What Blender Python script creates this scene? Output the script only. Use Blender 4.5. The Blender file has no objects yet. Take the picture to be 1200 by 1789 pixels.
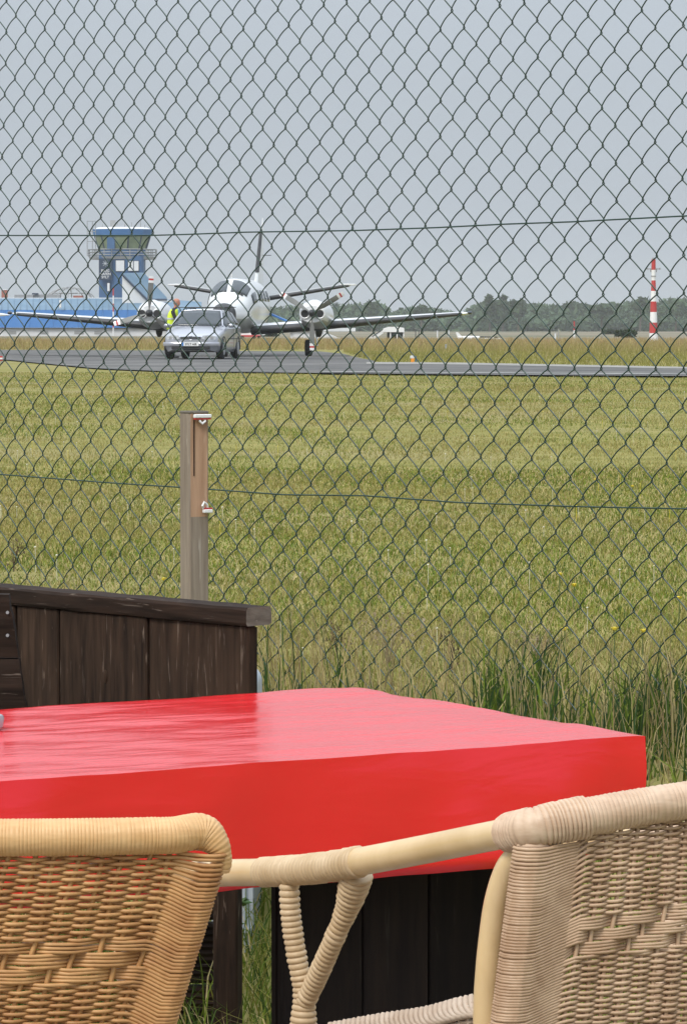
import bpy, math, random
import numpy as np
from mathutils import Vector, Matrix
from mathutils import noise as mnoise
random.seed(7); rng = np.random.default_rng(7)
sc = bpy.context.scene
COL = sc.collection
R = math.radians

# ------------------------------------------------------------------ camera, sky, sun, exposure
F = 6200.0; CX = 600.0; CY = 894.5; HORIZON = 572.0; EYE = 1.38
PITCH = math.atan((CY - HORIZON) / F)
cam_d = bpy.data.cameras.new('camera'); cam = bpy.data.objects.new('camera', cam_d); COL.objects.link(cam)
cam.location = (0, 0, EYE); cam.rotation_euler = (math.pi/2 - PITCH, 0, 0)
cam_d.sensor_fit = 'HORIZONTAL'; cam_d.sensor_width = 36.0; cam_d.lens = F/1200*36.0
cam_d.clip_start = 0.1; cam_d.clip_end = 20000
sc.camera = cam
SUN_EL, SUN_ROT = R(46), R(215)
world = bpy.data.worlds.new('World'); sc.world = world; world.use_nodes = True
wn, wl = world.node_tree.nodes, world.node_tree.links
bg = wn['Background']; bg.inputs['Strength'].default_value = 0.1
sky = wn.new('ShaderNodeTexSky'); sky.sky_type = 'NISHITA'; sky.sun_disc = False
sky.sun_elevation = SUN_EL; sky.sun_rotation = SUN_ROT; sky.dust_density = 4; sky.air_density = 1.0
geo = wn.new('ShaderNodeTexCoord'); sep = wn.new('ShaderNodeSeparateXYZ'); wl.new(geo.outputs['Generated'], sep.inputs[0])
mx = wn.new('ShaderNodeMath'); mx.operation = 'MAXIMUM'; mx.inputs[1].default_value = 0.0; wl.new(sep.outputs['Z'], mx.inputs[0])
ma = wn.new('ShaderNodeMath'); ma.operation = 'MULTIPLY_ADD'; ma.inputs[1].default_value = 3.0; ma.inputs[2].default_value = 1.0; pw = wn.new('ShaderNodeMath'); pw.operation = 'POWER'; pw.inputs[1].default_value = 1.6; wl.new(mx.outputs[0], pw.inputs[0]); wl.new(pw.outputs[0], ma.inputs[0])
cn = wn.new('ShaderNodeTexNoise'); cn.inputs['Scale'].default_value = 3.0; cn.inputs['Detail'].default_value = 3
cm = wn.new('ShaderNodeMapping'); cm.inputs['Scale'].default_value = (1, 1, 4); wl.new(geo.outputs['Generated'], cm.inputs[0]); wl.new(cm.outputs[0], cn.inputs['Vector'])
cr = wn.new('ShaderNodeMapRange'); cr.inputs['To Min'].default_value = 0.93; cr.inputs['To Max'].default_value = 1.07; wl.new(cn.outputs['Fac'], cr.inputs['Value'])
mm = wn.new('ShaderNodeMath'); mm.operation = 'MULTIPLY'; wl.new(ma.outputs[0], mm.inputs[0]); wl.new(cr.outputs[0], mm.inputs[1])
grey = wn.new('ShaderNodeVectorMath'); grey.operation = 'SCALE'; grey.inputs[0].default_value = (4.45, 4.93, 5.5); wl.new(mm.outputs[0], grey.inputs['Scale'])
mixs = wn.new('ShaderNodeMix'); mixs.data_type = 'RGBA'; mixs.inputs['Factor'].default_value = 0.93
wl.new(sky.outputs[0], mixs.inputs['A']); wl.new(grey.outputs[0], mixs.inputs['B']); wl.new(mixs.outputs['Result'], bg.inputs['Color'])
sd = bpy.data.lights.new('sun', 'SUN'); sd.energy = 2.0; sd.angle = R(18); sd.color = (1.0, 0.94, 0.85)
so = bpy.data.objects.new('sun', sd); COL.objects.link(so)
sdir = Vector((math.sin(SUN_ROT)*math.cos(SUN_EL), math.cos(SUN_ROT)*math.cos(SUN_EL), math.sin(SUN_EL)))
so.rotation_euler = sdir.to_track_quat('Z', 'Y').to_euler()
vs = sc.view_settings; vs.view_transform = 'Standard'; vs.look = 'None'; vs.exposure = 0.18; vs.gamma = 1.0; vs.use_curve_mapping = False
sc.cycles.volume_bounces = 2; sc.cycles.max_bounces = 6; sc.cycles.transparent_max_bounces = 12

# ------------------------------------------------------------------ picture -> place
def ray(px, py):
    a = (px-CX)/F; b = (CY-py)/F; c, s = math.cos(PITCH), math.sin(PITCH)
    return Vector((a, c + b*s, -s + b*c))
def P(px, py, Y):
    d = ray(px, py); return Vector((0, 0, EYE)) + d*(Y/d.y)
def G(px, py, z):
    d = ray(px, py); return Vector((0, 0, EYE)) + d*((z-EYE)/d.z)
def smooth(a, b, x):
    t = max(0.0, min(1.0, (x-a)/(b-a))); return t*t*(3-2*t)

# ------------------------------------------------------------------ materials
def nd(nt, t, **k):
    n = nt.nodes.new(t)
    for a, v in k.items(): setattr(n, a, v)
    return n
def M(name, col, rough=0.6, metal=0.0, col2=None, nscale=8.0, stretch=(1, 1, 1), bump=0.0, bscale=None, bdist=0.002, detail=5,
      lo=0.35, hi=0.65, spec=0.5, attr=None, coat=0.0, trans=None, objvar=0.0, ior=None, alpha=None, world_co=False, big=None, subsurf=0.0):
    m = bpy.data.materials.new(name); m.use_nodes = True; nt = m.node_tree; L = nt.links
    b = nt.nodes['Principled BSDF']
    b.inputs['Roughness'].default_value = rough; b.inputs['Metallic'].default_value = metal
    b.inputs['Specular IOR Level'].default_value = spec
    if coat: b.inputs['Coat Weight'].default_value = coat; b.inputs['Coat Roughness'].default_value = 0.05
    if trans: b.inputs['Transmission Weight'].default_value = trans
    if ior: b.inputs['IOR'].default_value = ior
    if alpha is not None: b.inputs['Alpha'].default_value = alpha
    b.inputs['Base Color'].default_value = (*col, 1)
    src = None
    if attr:
        a = nd(nt, 'ShaderNodeAttribute', attribute_name=attr); src = a.outputs['Color']
    if col2 or bump:
        if world_co: tc = nd(nt, 'ShaderNodeNewGeometry'); co = tc.outputs['Position']
        else: tc = nd(nt, 'ShaderNodeTexCoord'); co = tc.outputs['Object']
        mp = nd(nt, 'ShaderNodeMapping'); mp.inputs['Scale'].default_value = stretch; L.new(co, mp.inputs['Vector'])
        if objvar:
            oi = nd(nt, 'ShaderNodeObjectInfo'); sc_ = nd(nt, 'ShaderNodeMath', operation='MULTIPLY'); sc_.inputs[1].default_value = 37
            L.new(oi.outputs['Random'], sc_.inputs[0])
            cx = nd(nt, 'ShaderNodeCombineXYZ')
            for i in range(3): L.new(sc_.outputs[0], cx.inputs[i])
            L.new(cx.outputs[0], mp.inputs['Location'])
        n = nd(nt, 'ShaderNodeTexNoise'); n.inputs['Scale'].default_value = nscale; n.inputs['Detail'].default_value = detail
        n.inputs['Distortion'].default_value = 0.3; n.inputs['Roughness'].default_value = 0.6
        L.new(mp.outputs[0], n.inputs['Vector'])
        if col2:
            rmp = nd(nt, 'ShaderNodeValToRGB'); e = rmp.color_ramp.elements
            e[0].position = lo; e[0].color = (*col, 1); e[1].position = hi; e[1].color = (*col2, 1)
            L.new(n.outputs['Fac'], rmp.inputs['Fac'])
            src = rmp.outputs['Color']
        if bump:
            n2 = n
            if bscale:
                n2 = nd(nt, 'ShaderNodeTexNoise'); n2.inputs['Scale'].default_value = bscale; n2.inputs['Detail'].default_value = 4; L.new(mp.outputs[0], n2.inputs['Vector'])
            bp = nd(nt, 'ShaderNodeBump'); bp.inputs['Strength'].default_value = bump; bp.inputs['Distance'].default_value = bdist
            L.new(n2.outputs['Fac'], bp.inputs['Height']); L.new(bp.outputs[0], b.inputs['Normal'])
    if big and src is not None:
        # large patches: (scale, colour, low, high)
        s_, c_, l_, h_ = big
        g2 = nd(nt, 'ShaderNodeNewGeometry'); n3 = nd(nt, 'ShaderNodeTexNoise'); n3.inputs['Scale'].default_value = s_; n3.inputs['Detail'].default_value = 4
        L.new(g2.outputs['Position'], n3.inputs['Vector'])
        mr = nd(nt, 'ShaderNodeMapRange'); mr.inputs['From Min'].default_value = l_; mr.inputs['From Max'].default_value = h_; L.new(n3.outputs['Fac'], mr.inputs['Value'])
        mc = nd(nt, 'ShaderNodeMix', data_type='RGBA'); L.new(mr.outputs[0], mc.inputs['Factor']); L.new(src, mc.inputs['A']); mc.inputs['B'].default_value = (*c_, 1)
        src = mc.outputs['Result']
    if objvar and src is not None:
        oi2 = nd(nt, 'ShaderNodeObjectInfo'); mr2 = nd(nt, 'ShaderNodeMapRange'); mr2.inputs['To Min'].default_value = 1-objvar; mr2.inputs['To Max'].default_value = 1+objvar
        L.new(oi2.outputs['Random'], mr2.inputs['Value'])
        vm = nd(nt, 'ShaderNodeVectorMath', operation='SCALE'); L.new(src, vm.inputs[0]); L.new(mr2.outputs[0], vm.inputs['Scale']); src = vm.outputs[0]
    if src is not None: L.new(src, b.inputs['Base Color'])
    if subsurf:
        # thin leaves let light through
        tr = nd(nt, 'ShaderNodeBsdfTranslucent'); ms = nd(nt, 'ShaderNodeMixShader'); ms.inputs[0].default_value = subsurf
        if src is not None: L.new(src, tr.inputs['Color'])
        else: tr.inputs['Color'].default_value = (*col, 1)
        L.new(b.outputs[0], ms.inputs[1]); L.new(tr.outputs[0], ms.inputs[2]); L.new(ms.outputs[0], nt.nodes['Material Output'].inputs['Surface'])
    return m

mat = {}
mat['wire'] = M('green_pvc', (0.007, 0.028, 0.020), 0.34, col2=(0.012, 0.046, 0.032), nscale=40, spec=0.6)
mat['cane_l'] = M('rattan_honey', (0.56, 0.315, 0.125), 0.45, col2=(0.66, 0.41, 0.19), nscale=25, stretch=(1, 1, 4), bump=0.15, bscale=300, bdist=.0005)
mat['cane_r'] = M('rattan_grey', (0.48, 0.325, 0.215), 0.5, col2=(0.60, 0.44, 0.31), nscale=25, stretch=(1, 1, 4), bump=0.15, bscale=300, bdist=.0005)
mat['weave_l'] = M('rattan_weave_honey', (0.36, 0.165, 0.055), 0.5, col2=(0.54, 0.295, 0.115), nscale=30)
mat['weave_r'] = M('rattan_weave_grey', (0.35, 0.215, 0.125), 0.5, col2=(0.54, 0.375, 0.245), nscale=22)
mat['pole'] = M('peeled_cane', (0.60, 0.42, 0.21), 0.36, col2=(0.72, 0.53, 0.30), nscale=6, stretch=(2, 2, 1), coat=0.25, bump=0.1, bscale=120, bdist=.0006)
mat['concrete'] = M('concrete', (0.22, 0.21, 0.19), 0.9, col2=(0.30, 0.29, 0.26), nscale=1.2, world_co=True)
mat['asphalt'] = M('asphalt', (0.070, 0.067, 0.064), 0.95, col2=(0.145, 0.137, 0.128), nscale=0.35, stretch=(0.35, 1, 1), world_co=True, detail=10, big=(0.5, (0.055, 0.056, 0.054), .50, .68))
mat['grass'] = M('grass_blade', (0.1, 0.12, 0.03), 0.75, attr='tint', spec=0.15, subsurf=0.3)
mat['leaf'] = M('foliage', (0.04, 0.07, 0.03), 0.8, attr='tint', spec=0.1, subsurf=0.2)
mat['white'] = M('white_paint', (0.74, 0.75, 0.75), 0.35, col2=(0.80, 0.80, 0.79), nscale=2)
mat['white_wall'] = M('white_render', (0.60, 0.62, 0.64), 0.8, col2=(0.70, 0.71, 0.72), nscale=0.4)
mat['grey_metal'] = M('grey_metal', (0.28, 0.29, 0.30), 0.5, col2=(0.36, 0.36, 0.36), nscale=3, metal=0.2)
mat['boot'] = M('black_rubber_boot', (0.028, 0.028, 0.032), 0.5, col2=(0.05, 0.048, 0.05), nscale=4)
mat['tyre'] = M('tyre_rubber', (0.018, 0.018, 0.018), 0.85, col2=(0.03, 0.03, 0.03), nscale=20)
mat['glass'] = M('dark_glass', (0.055, 0.065, 0.075), 0.08, spec=0.28, col2=(0.07, 0.08, 0.09), nscale=1.5)
mat['glass_green'] = M('green_tinted_glass', (0.16, 0.21, 0.13), 0.08, spec=0.7, col2=(0.24, 0.30, 0.19), nscale=0.5)
mat['red'] = M('red_paint', (0.5, 0.03, 0.03), 0.5, col2=(0.42, 0.05, 0.05), nscale=3)
mat['silver'] = M('silver_car_paint', (0.42, 0.43, 0.48), 0.28, metal=0.55, col2=(0.46, 0.47, 0.51), nscale=1, coat=0.6)
mat['black'] = M('black_plastic', (0.02, 0.02, 0.022), 0.6, col2=(0.03, 0.03, 0.032), nscale=10)
mat['blue'] = M('blue_cladding', (0.055, 0.20, 0.52), 0.5, col2=(0.065, 0.22, 0.56), nscale=0.3)
mat['blue_deep'] = M('tower_blue', (0.035, 0.10, 0.22), 0.55, col2=(0.045, 0.12, 0.26), nscale=0.5)
mat['blue_roof'] = M('blue_grey_roof', (0.10, 0.18, 0.26), 0.6, col2=(0.14, 0.22, 0.30), nscale=0.4)
mat['navy'] = M('navy_board', (0.018, 0.035, 0.07), 0.5, col2=(0.022, 0.04, 0.08), nscale=1)
mat['brick'] = M('red_brick', (0.32, 0.10, 0.07), 0.85, col2=(0.38, 0.14, 0.10), nscale=3)
def wood(name, stretch, c1, c2, c3, bumpv=0.5):
    m = M(name, c1, 0.8, col2=c2, nscale=7, stretch=stretch, bump=bumpv, bdist=.002, detail=8, lo=.32, hi=.7, objvar=0.25, spec=0.15)
    nt = m.node_tree; L = nt.links; b = nt.nodes['Principled BSDF']
    src = b.inputs['Base Color'].links[0].from_socket
    tc = nd(nt, 'ShaderNodeTexCoord'); mp = nd(nt, 'ShaderNodeMapping'); mp.inputs['Scale'].default_value = tuple(s*1.6 for s in stretch)
    n = nd(nt, 'ShaderNodeTexNoise'); n.inputs['Scale'].default_value = 9; n.inputs['Detail'].default_value = 9; n.inputs['Distortion'].default_value = 1.0
    L.new(tc.outputs['Object'], mp.inputs[0]); L.new(mp.outputs[0], n.inputs['Vector'])
    mr = nd(nt, 'ShaderNodeMapRange'); mr.inputs['From Min'].default_value = .63; mr.inputs['From Max'].default_value = .76; L.new(n.outputs['Fac'], mr.inputs['Value'])
    mc = nd(nt, 'ShaderNodeMix', data_type='RGBA'); L.new(mr.outputs[0], mc.inputs['Factor']); L.new(src, mc.inputs['A']); mc.inputs['B'].default_value = (*c3, 1)
    L.new(mc.outputs['Result'], b.inputs['Base Color'])
    return m
mat['wood_v'] = wood('dark_wood_upright', (9, 9, 0.8), (0.012, 0.007, 0.0045), (0.050, 0.029, 0.018), (0.17, 0.125, 0.095))
mat['wood_h'] = wood('dark_wood_level', (0.8, 9, 9), (0.010, 0.006, 0.004), (0.036, 0.021, 0.014), (0.22, 0.175, 0.14), 0.8)
mat['wood_end'] = wood('grey_end_grain', (14, 5, 14), (0.10, 0.085, 0.07), (0.17, 0.15, 0.125), (0.25, 0.23, 0.2))
mat['post_top'] = wood('pale_post_wood', (10, 10, 0.7), (0.40, 0.24, 0.15), (0.55, 0.35, 0.23), (0.56, 0.42, 0.31), .3)
mat['post_grey'] = wood('weathered_post_wood', (10, 10, 0.7), (0.21, 0.165, 0.125), (0.34, 0.28, 0.22), (0.42, 0.37, 0.31), .4)
mat['black_wood'] = wood('black_stained_wood', (9, 9, 0.8), (0.009, 0.006, 0.006), (0.020, 0.013, 0.010), (0.03, 0.024, 0.02), .3)

# ------------------------------------------------------------------ mesh building
class MB:
    def __init__(s): s.v = []; s.f = []; s.mi = []
    def add(s, vs, fs, mi=0):
        o = len(s.v); s.v += [Vector(v) for v in vs]; s.f += [tuple(i+o for i in f) for f in fs]; s.mi += [mi]*len(fs)
    def box(s, c, d, rz=0.0, mi=0, bev=0.0):
        hx, hy, hz = d[0]/2, d[1]/2, d[2]/2; cz, sn = math.cos(rz), math.sin(rz)
        def T(x, y, z): return (c[0]+x*cz-y*sn, c[1]+x*sn+y*cz, c[2]+z)
        if bev <= 0:
            vs = [T(x, y, z) for z in (-hz, hz) for x, y in ((-hx, -hy), (hx, -hy), (hx, hy), (-hx, hy))]
            s.add(vs, [(0, 3, 2, 1), (4, 5, 6, 7), (0, 1, 5, 4), (1, 2, 6, 5), (2, 3, 7, 6), (3, 0, 4, 7)], mi)
        else:
            b = bev; rings = []
            pr = [(-hx+b, -hy), (hx-b, -hy), (hx, -hy+b), (hx, hy-b), (hx-b, hy), (-hx+b, hy), (-hx, hy-b), (-hx, -hy+b)]
            def ring(z, k): return [T(x*(1-k/hx) if hx else x, y*(1-k/hy), z) for x, y in pr]
            rs = [ring(-hz, b), ring(-hz+b, 0), ring(hz-b, 0), ring(hz, b)]
            vs = sum(rs, []); fs = []
            for r in range(3):
                for i in range(8): j = (i+1) % 8; fs.append((r*8+i, r*8+j, (r+1)*8+j, (r+1)*8+i))
            fs.append(tuple(reversed(range(8)))); fs.append(tuple(24+i for i in range(8)))
            s.add(vs, fs, mi)
    def loft(s, rings, cap=True, closed=True, mi=0):
        n = len(rings[0]); vs = [v for r in rings for v in r]; fs = []
        for r in range(len(rings)-1):
            for i in range(n if closed else n-1):
                j = (i+1) % n; fs.append((r*n+i, r*n+j, (r+1)*n+j, (r+1)*n+i))
        if cap and closed: fs.append(tuple(reversed(range(n)))); fs.append(tuple((len(rings)-1)*n+i for i in range(n)))
        s.add(vs, fs, mi)
    def tube(s, path, rad, n=8, cap=True, mi=0, flat=None):
        path = [Vector(p) for p in path]; N = len(path)
        if not hasattr(rad, '__len__'): rad = [rad]*N
        t0 = (path[1]-path[0]).normalized(); up = Vector((0, 0, 1)) if abs(t0.z) < .9 else Vector((0, 1, 0))
        u = t0.cross(up).normalized(); rings = []
        for i in range(N):
            t = (path[min(i+1, N-1)]-path[max(i-1, 0)])
            if t.length < 1e-9: t = t0
            t.normalize(); u = (u - t*u.dot(t)).normalized(); w = t.cross(u)
            rings.append([path[i] + (u*math.cos(a)+w*math.sin(a))*rad[i] for a in [2*math.pi*k/n for k in range(n)]])
        s.loft(rings, cap, True, mi)
    def quad(s, a, b, c, d, mi=0): s.add([a, b, c, d], [(0, 1, 2, 3)], mi)
    def prism(s, poly, off, mi=0):
        n = len(poly); poly = [Vector(p) for p in poly]; off = Vector(off)
        s.add(poly+[p+off for p in poly], [tuple(range(n)), tuple(reversed(range(n, 2*n)))]+[(i, i+n, (i+1) % n+n, (i+1) % n) for i in range(n)], mi)
    def ellipsoid(s, c, r, nu=12, nv=8, mi=0):
        rings = []
        for j in range(1, nv):
            ph = math.pi*j/nv; rings.append([Vector((c[0]+r[0]*math.sin(ph)*math.cos(2*math.pi*i/nu), c[1]+r[1]*math.sin(ph)*math.sin(2*math.pi*i/nu), c[2]-r[2]*math.cos(ph))) for i in range(nu)])
        s.loft(rings, True, True, mi)
    def build(s, name, m, parent=None, smooth_=True, world=False, kind=None, angle=35):
        vs = s.v
        if parent is not None and world:
            inv = MATS[parent.name].inverted(); vs = [inv @ v for v in vs]
        me = bpy.data.meshes.new(name); me.from_pydata([tuple(v) for v in vs], [], s.f)
        ms = m if isinstance(m, (list, tuple)) else [m]
        for x in ms: me.materials.append(x)
        if len(ms) > 1: me.polygons.foreach_set('material_index', s.mi)
        if smooth_:
            me.polygons.foreach_set('use_smooth', [True]*len(me.polygons))
            try: me.set_sharp_from_angle(angle=R(angle))
            except Exception: pass
        me.update()
        o = bpy.data.objects.new(name, me); COL.objects.link(o)
        if parent is not None: o.parent = parent
        if kind: o['kind'] = kind
        return o
MATS = {}
def tag(o, label=None, cat=None, group=None, kind=None):
    if label: o['label'] = label
    if cat: o['category'] = cat
    if group: o['group'] = group
    if kind: o['kind'] = kind
    return o
def thing(name, label, cat, loc=(0, 0, 0), rz=0.0, group=None):
    o = bpy.data.objects.new(name, None); COL.objects.link(o); o.location = loc; o.rotation_euler = (0, 0, rz)
    o.empty_display_size = 0.1
    MATS[o.name] = Matrix.Translation(Vector(loc)) @ Matrix.Rotation(rz, 4, 'Z')
    return tag(o, label, cat, group)
def copy_tree(o, loc, rz, label, parent=None):
    c = o.copy(); COL.objects.link(c); c.location = loc; c.rotation_euler = (0, 0, rz); c['label'] = label
    for ch in list(o.children):
        d = ch.copy(); COL.objects.link(d); d.parent = c
        for g in list(ch.children):
            e = g.copy(); COL.objects.link(e); e.parent = d
    return c

# ------------------------------------------------------------------ fence line and terrain
CELL = 0.0849; CELLW = CELL*0.985
FD = Vector((0.686, -0.727, 0)).normalized(); FN = Vector((0.727, 0.686, 0)).normalized(); F0 = Vector((0, 8.754, 0))
FROT = math.atan2(FD.y, FD.x)
ZL = 0.42       # level of the airfield
def fence_s(x, y): return (Vector((x, y, 0))-F0).dot(FN)
def fence_t(px):
    k = (px-CX)/F; return k*F0.y/(FD.x - k*FD.y)
def fence_pt(px, py):
    t = fence_t(px); return t, P(px, py, F0.y + t*FD.y).z
def ground_z(x, y):
    s = fence_s(x, y)
    z = ZL*smooth(-1.0, -0.12, s)
    if y > 6: z += 0.02*(mnoise.noise(Vector((x*.5, y*.25, 0))))*smooth(-1.0, 0.3, s)*(1 if y < 60 else 0.0)
    return z
def axis_pts(fine_lo, fine_hi, step, far_lo, far_hi):
    a = list(np.arange(fine_lo, fine_hi+1e-6, step)); d = step; x = fine_hi
    while x < far_hi: d *= 1.35; x += d; a.append(x)
    d = step; x = fine_lo
    while x > far_lo: d *= 1.35; x -= d; a.insert(0, x)
    return a
gx = axis_pts(-5, 5, 0.14, -5000, 5000); gy = axis_pts(-1, 16, 0.14, -60, 9000)
mb = MB(); mb.v = [Vector((x, y, ground_z(x, y))) for y in gy for x in gx]
nx = len(gx); mb.f = [(j*nx+i, j*nx+i+1, (j+1)*nx+i+1, (j+1)*nx+i) for j in range(len(gy)-1) for i in range(nx-1)]; mb.mi = [0]*len(mb.f)
mat['soil'] = M('lawn_ground', (0.17, 0.165, 0.045), 0.95, col2=(0.27, 0.24, 0.08), nscale=2.2, world_co=True, detail=8, bump=0.4, bscale=14, bdist=.03,
                big=(0.35, (0.26, 0.22, 0.10), .50, .66), spec=.1)
tag(mb.build('ground', mat['soil']), kind='structure')

# patio paving under the chairs and the table
mb = MB()
pat = []
for k in range(25):
    t = -4 + k*0.3; p = F0 + FD*t - FN*1.95
    pat.append((p.x, p.y))
vs = [(x, max(-1.0, y), 0.006) for x, y in pat] + [(x, -1.0-0.4*(k % 2), 0.006) for k, (x, y) in enumerate(pat)]
n = len(pat); mb.add(vs, [(i, i+n, i+1+n, i+1) for i in range(n-1) if pat[i+1][1] > -1])
tag(mb.build('patio', M('patio_paving', (0.17, 0.16, 0.145), .9, col2=(.24, .225, .2), nscale=3, bump=.3, world_co=True)), kind='structure')

def ground_poly(name, pts, m, dz, kind='structure'):
    # pts = picture points on the level ground, as near edge then far edge; subdivided strip
    mb = MB(); w = [G(px, py, ZL) for px, py in pts]; mb.add([(p.x, p.y, ZL+dz) for p in w], [tuple(range(len(w)))])
    return tag(mb.build(name, m, smooth_=False), kind=kind)
# ragged edges: the strips are laid out in metres
def strip(name, near, far, m, dz, rag=0.25, step=1.2):
    """near / far: lists of picture points from left to right"""
    def curve(pts):
        w = [G(px, py, ZL) for px, py in pts]; out = []
        for a, b in zip(w, w[1:]):
            n_ = max(1, int((b-a).length/step))
            for i in range(n_): out.append(a.lerp(b, i/n_))
        out.append(w[-1]); return out
    A, B = curve(near), curve(far); N = max(len(A), len(B))
    def rs(c): return [c[min(len(c)-1, int(i*(len(c)-1)/(N-1)))] if True else None for i in range(N)]
    def interp(c):
        out = []
        for i in range(N):
            f = i*(len(c)-1)/(N-1); k = min(len(c)-2, int(f)); out.append(c[k].lerp(c[k+1], f-k))
        return out
    A, B = interp(A), interp(B)
    vs = [(p.x, p.y + rag*2*mnoise.noise(Vector((p.x*.6, p.y*.3, dz*99))), ZL+dz) for p in A] + [(p.x, p.y + rag*4*mnoise.noise(Vector((p.x*.35+9, p.y*.2, dz*99))), ZL+dz) for p in B]
    mb = MB(); mb.add(vs, [(i, i+1, i+1+N, i+N) for i in range(N-1)])
    return tag(mb.build(name, m, smooth_=False), kind='structure')
strip('heath', [(-900, 601), (600, 601), (2200, 601)], [(-900, 578.8), (600, 578.8), (2200, 578.8)],
      M('heath', (0.15, 0.12, 0.075), .95, col2=(0.22, 0.18, 0.115), nscale=.06, stretch=(.4, 1, 1), world_co=True, detail=8, big=(0.02, (0.09, 0.10, 0.045), .5, .62)), 0.012, 1.5, 12)
strip('apron', [(-700, 626), (0, 629), (90, 638), (180, 646), (300, 651), (430, 652), (640, 655)], [(-700, 611), (0, 612), (300, 613), (560, 615), (600, 619), (620, 625), (655, 632)], mat['asphalt'], 0.03)
strip('taxiway', [(560, 654.5), (700, 656), (900, 658), (1200, 660), (1900, 664)], [(560, 636.5), (700, 636), (800, 637), (1000, 641), (1200, 645), (1900, 655)], mat['asphalt'], 0.040, 0.08)
strip('concrete_edge_strip', [(640, 638.5), (800, 639.5), (1000, 643.5), (1200, 647.2), (1900, 657)], [(640, 635), (800, 636), (1000, 640), (1200, 644), (1900, 654)], mat['concrete'], 0.046, 0.05)
strip('painted_line', [(560, 653.4), (900, 656.0), (1200, 658.0), (1900, 662)], [(560, 652.6), (900, 655.1), (1200, 657.1), (1900, 661)], M('worn_white_line', (0.30, 0.30, 0.28), .8, col2=(.42, .42, .40), nscale=3, world_co=True), 0.050, 0.0)
strip('apron_joint', [(-700, 618.5), (0, 620), (300, 628.6), (620, 628.9)], [(-700, 618.0), (0, 619.5), (300, 628.0), (620, 628.3)], M('tar_joint', (0.02, 0.02, 0.02), .8, col2=(.03, .03, .03), nscale=3, world_co=True), 0.036, 0.0)

# ------------------------------------------------------------------ grass and other plants made of blades
def blades(name, xy, h, w, lean, cols, label=None, droop=0.35, zfun=ground_z, seg=2, m=None, zoff=-0.01):
    n = len(xy); x = xy[:, 0]; y = xy[:, 1]; z = np.array([zfun(a, b) for a, b in xy]) + zoff
    ang = rng.uniform(0, 2*np.pi, n); face = rng.uniform(-0.9, 0.9, n)
    dx, dy = np.cos(face)*w/2, np.sin(face)*w/2
    lx, ly = np.cos(ang)*lean*h, np.sin(ang)*lean*h
    if seg == 2:
        V = np.empty((n, 5, 3))
        V[:, 0] = np.stack([x-dx, y-dy, z], 1); V[:, 1] = np.stack([x+dx, y+dy, z], 1)
        mxx, myy, mz = x+lx*.35, y+ly*.35, z+h*.58
        V[:, 2] = np.stack([mxx-dx*.75, myy-dy*.75, mz], 1); V[:, 3] = np.stack([mxx+dx*.75, myy+dy*.75, mz], 1)
        V[:, 4] = np.stack([x+lx, y+ly, z+h*(1-droop*np.minimum(lean, 1))], 1)
        base = (np.arange(n)*5)[:, None]
        loops = (base + np.array([0, 1, 3, 2, 2, 3, 4])).ravel(); starts = np.stack([np.arange(n)*7, np.arange(n)*7+4], 1).ravel(); tot = np.tile([4, 3], n); k = 5
    else:
        V = np.empty((n, 3, 3))
        V[:, 0] = np.stack([x-dx, y-dy, z], 1); V[:, 1] = np.stack([x+dx, y+dy, z], 1); V[:, 2] = np.stack([x+lx, y+ly, z+h], 1)
        loops = (np.arange(n*3)); starts = np.arange(n)*3; tot = np.full(n, 3); k = 3
    me = bpy.data.meshes.new(name); me.vertices.add(n*k); me.vertices.foreach_set('co', V.ravel())
    me.loops.add(len(loops)); me.loops.foreach_set('vertex_index', loops.astype(np.int32))
    me.polygons.add(len(starts)); me.polygons.foreach_set('loop_start', starts.astype(np.int32)); me.polygons.foreach_set('loop_total', tot.astype(np.int32))
    me.update(calc_edges=True)
    at = me.attributes.new('tint', 'FLOAT_COLOR', 'POINT'); c = np.ones((n, k, 4)); c[:, :, :3] = cols[:, None, :]
    at.data.foreach_set('color', c.ravel())
    me.materials.append(m or mat['grass'])
    o = bpy.data.objects.new(name, me); COL.objects.link(o); o['kind'] = 'stuff'
    if label: o['label'] = label
    return o
def palette(n, cs, ws, jit=0.2):
    cs = np.array(cs); i = rng.choice(len(cs), n, p=np.array(ws)/sum(ws)); return cs[i]*rng.uniform(1-jit, 1+jit, (n, 1))
def patchy(xy, sc_, sy=1.0):
    return np.array([mnoise.fractal(Vector((a*sc_, b*sc_*sy, 3.3)), 1.0, 2.0, 3) for a, b in xy])
GREEN = (0.140, 0.192, 0.028); OLIVE = (0.225, 0.212, 0.048); STRAW = (0.44, 0.36, 0.17); DEEP = (0.058, 0.10, 0.02); TAN = (0.34, 0.25, 0.12)
def frustum_pts(n, y0, y1, power, margin=1.8):
    u = rng.uniform(0, 1, n); a = 2-power
    Y = (y0**a + u*(y1**a-y0**a))**(1/a); X = rng.uniform(-1, 1, n)*Y*0.0968*margin + 0.0
    return np.stack([X, Y], 1)
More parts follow.
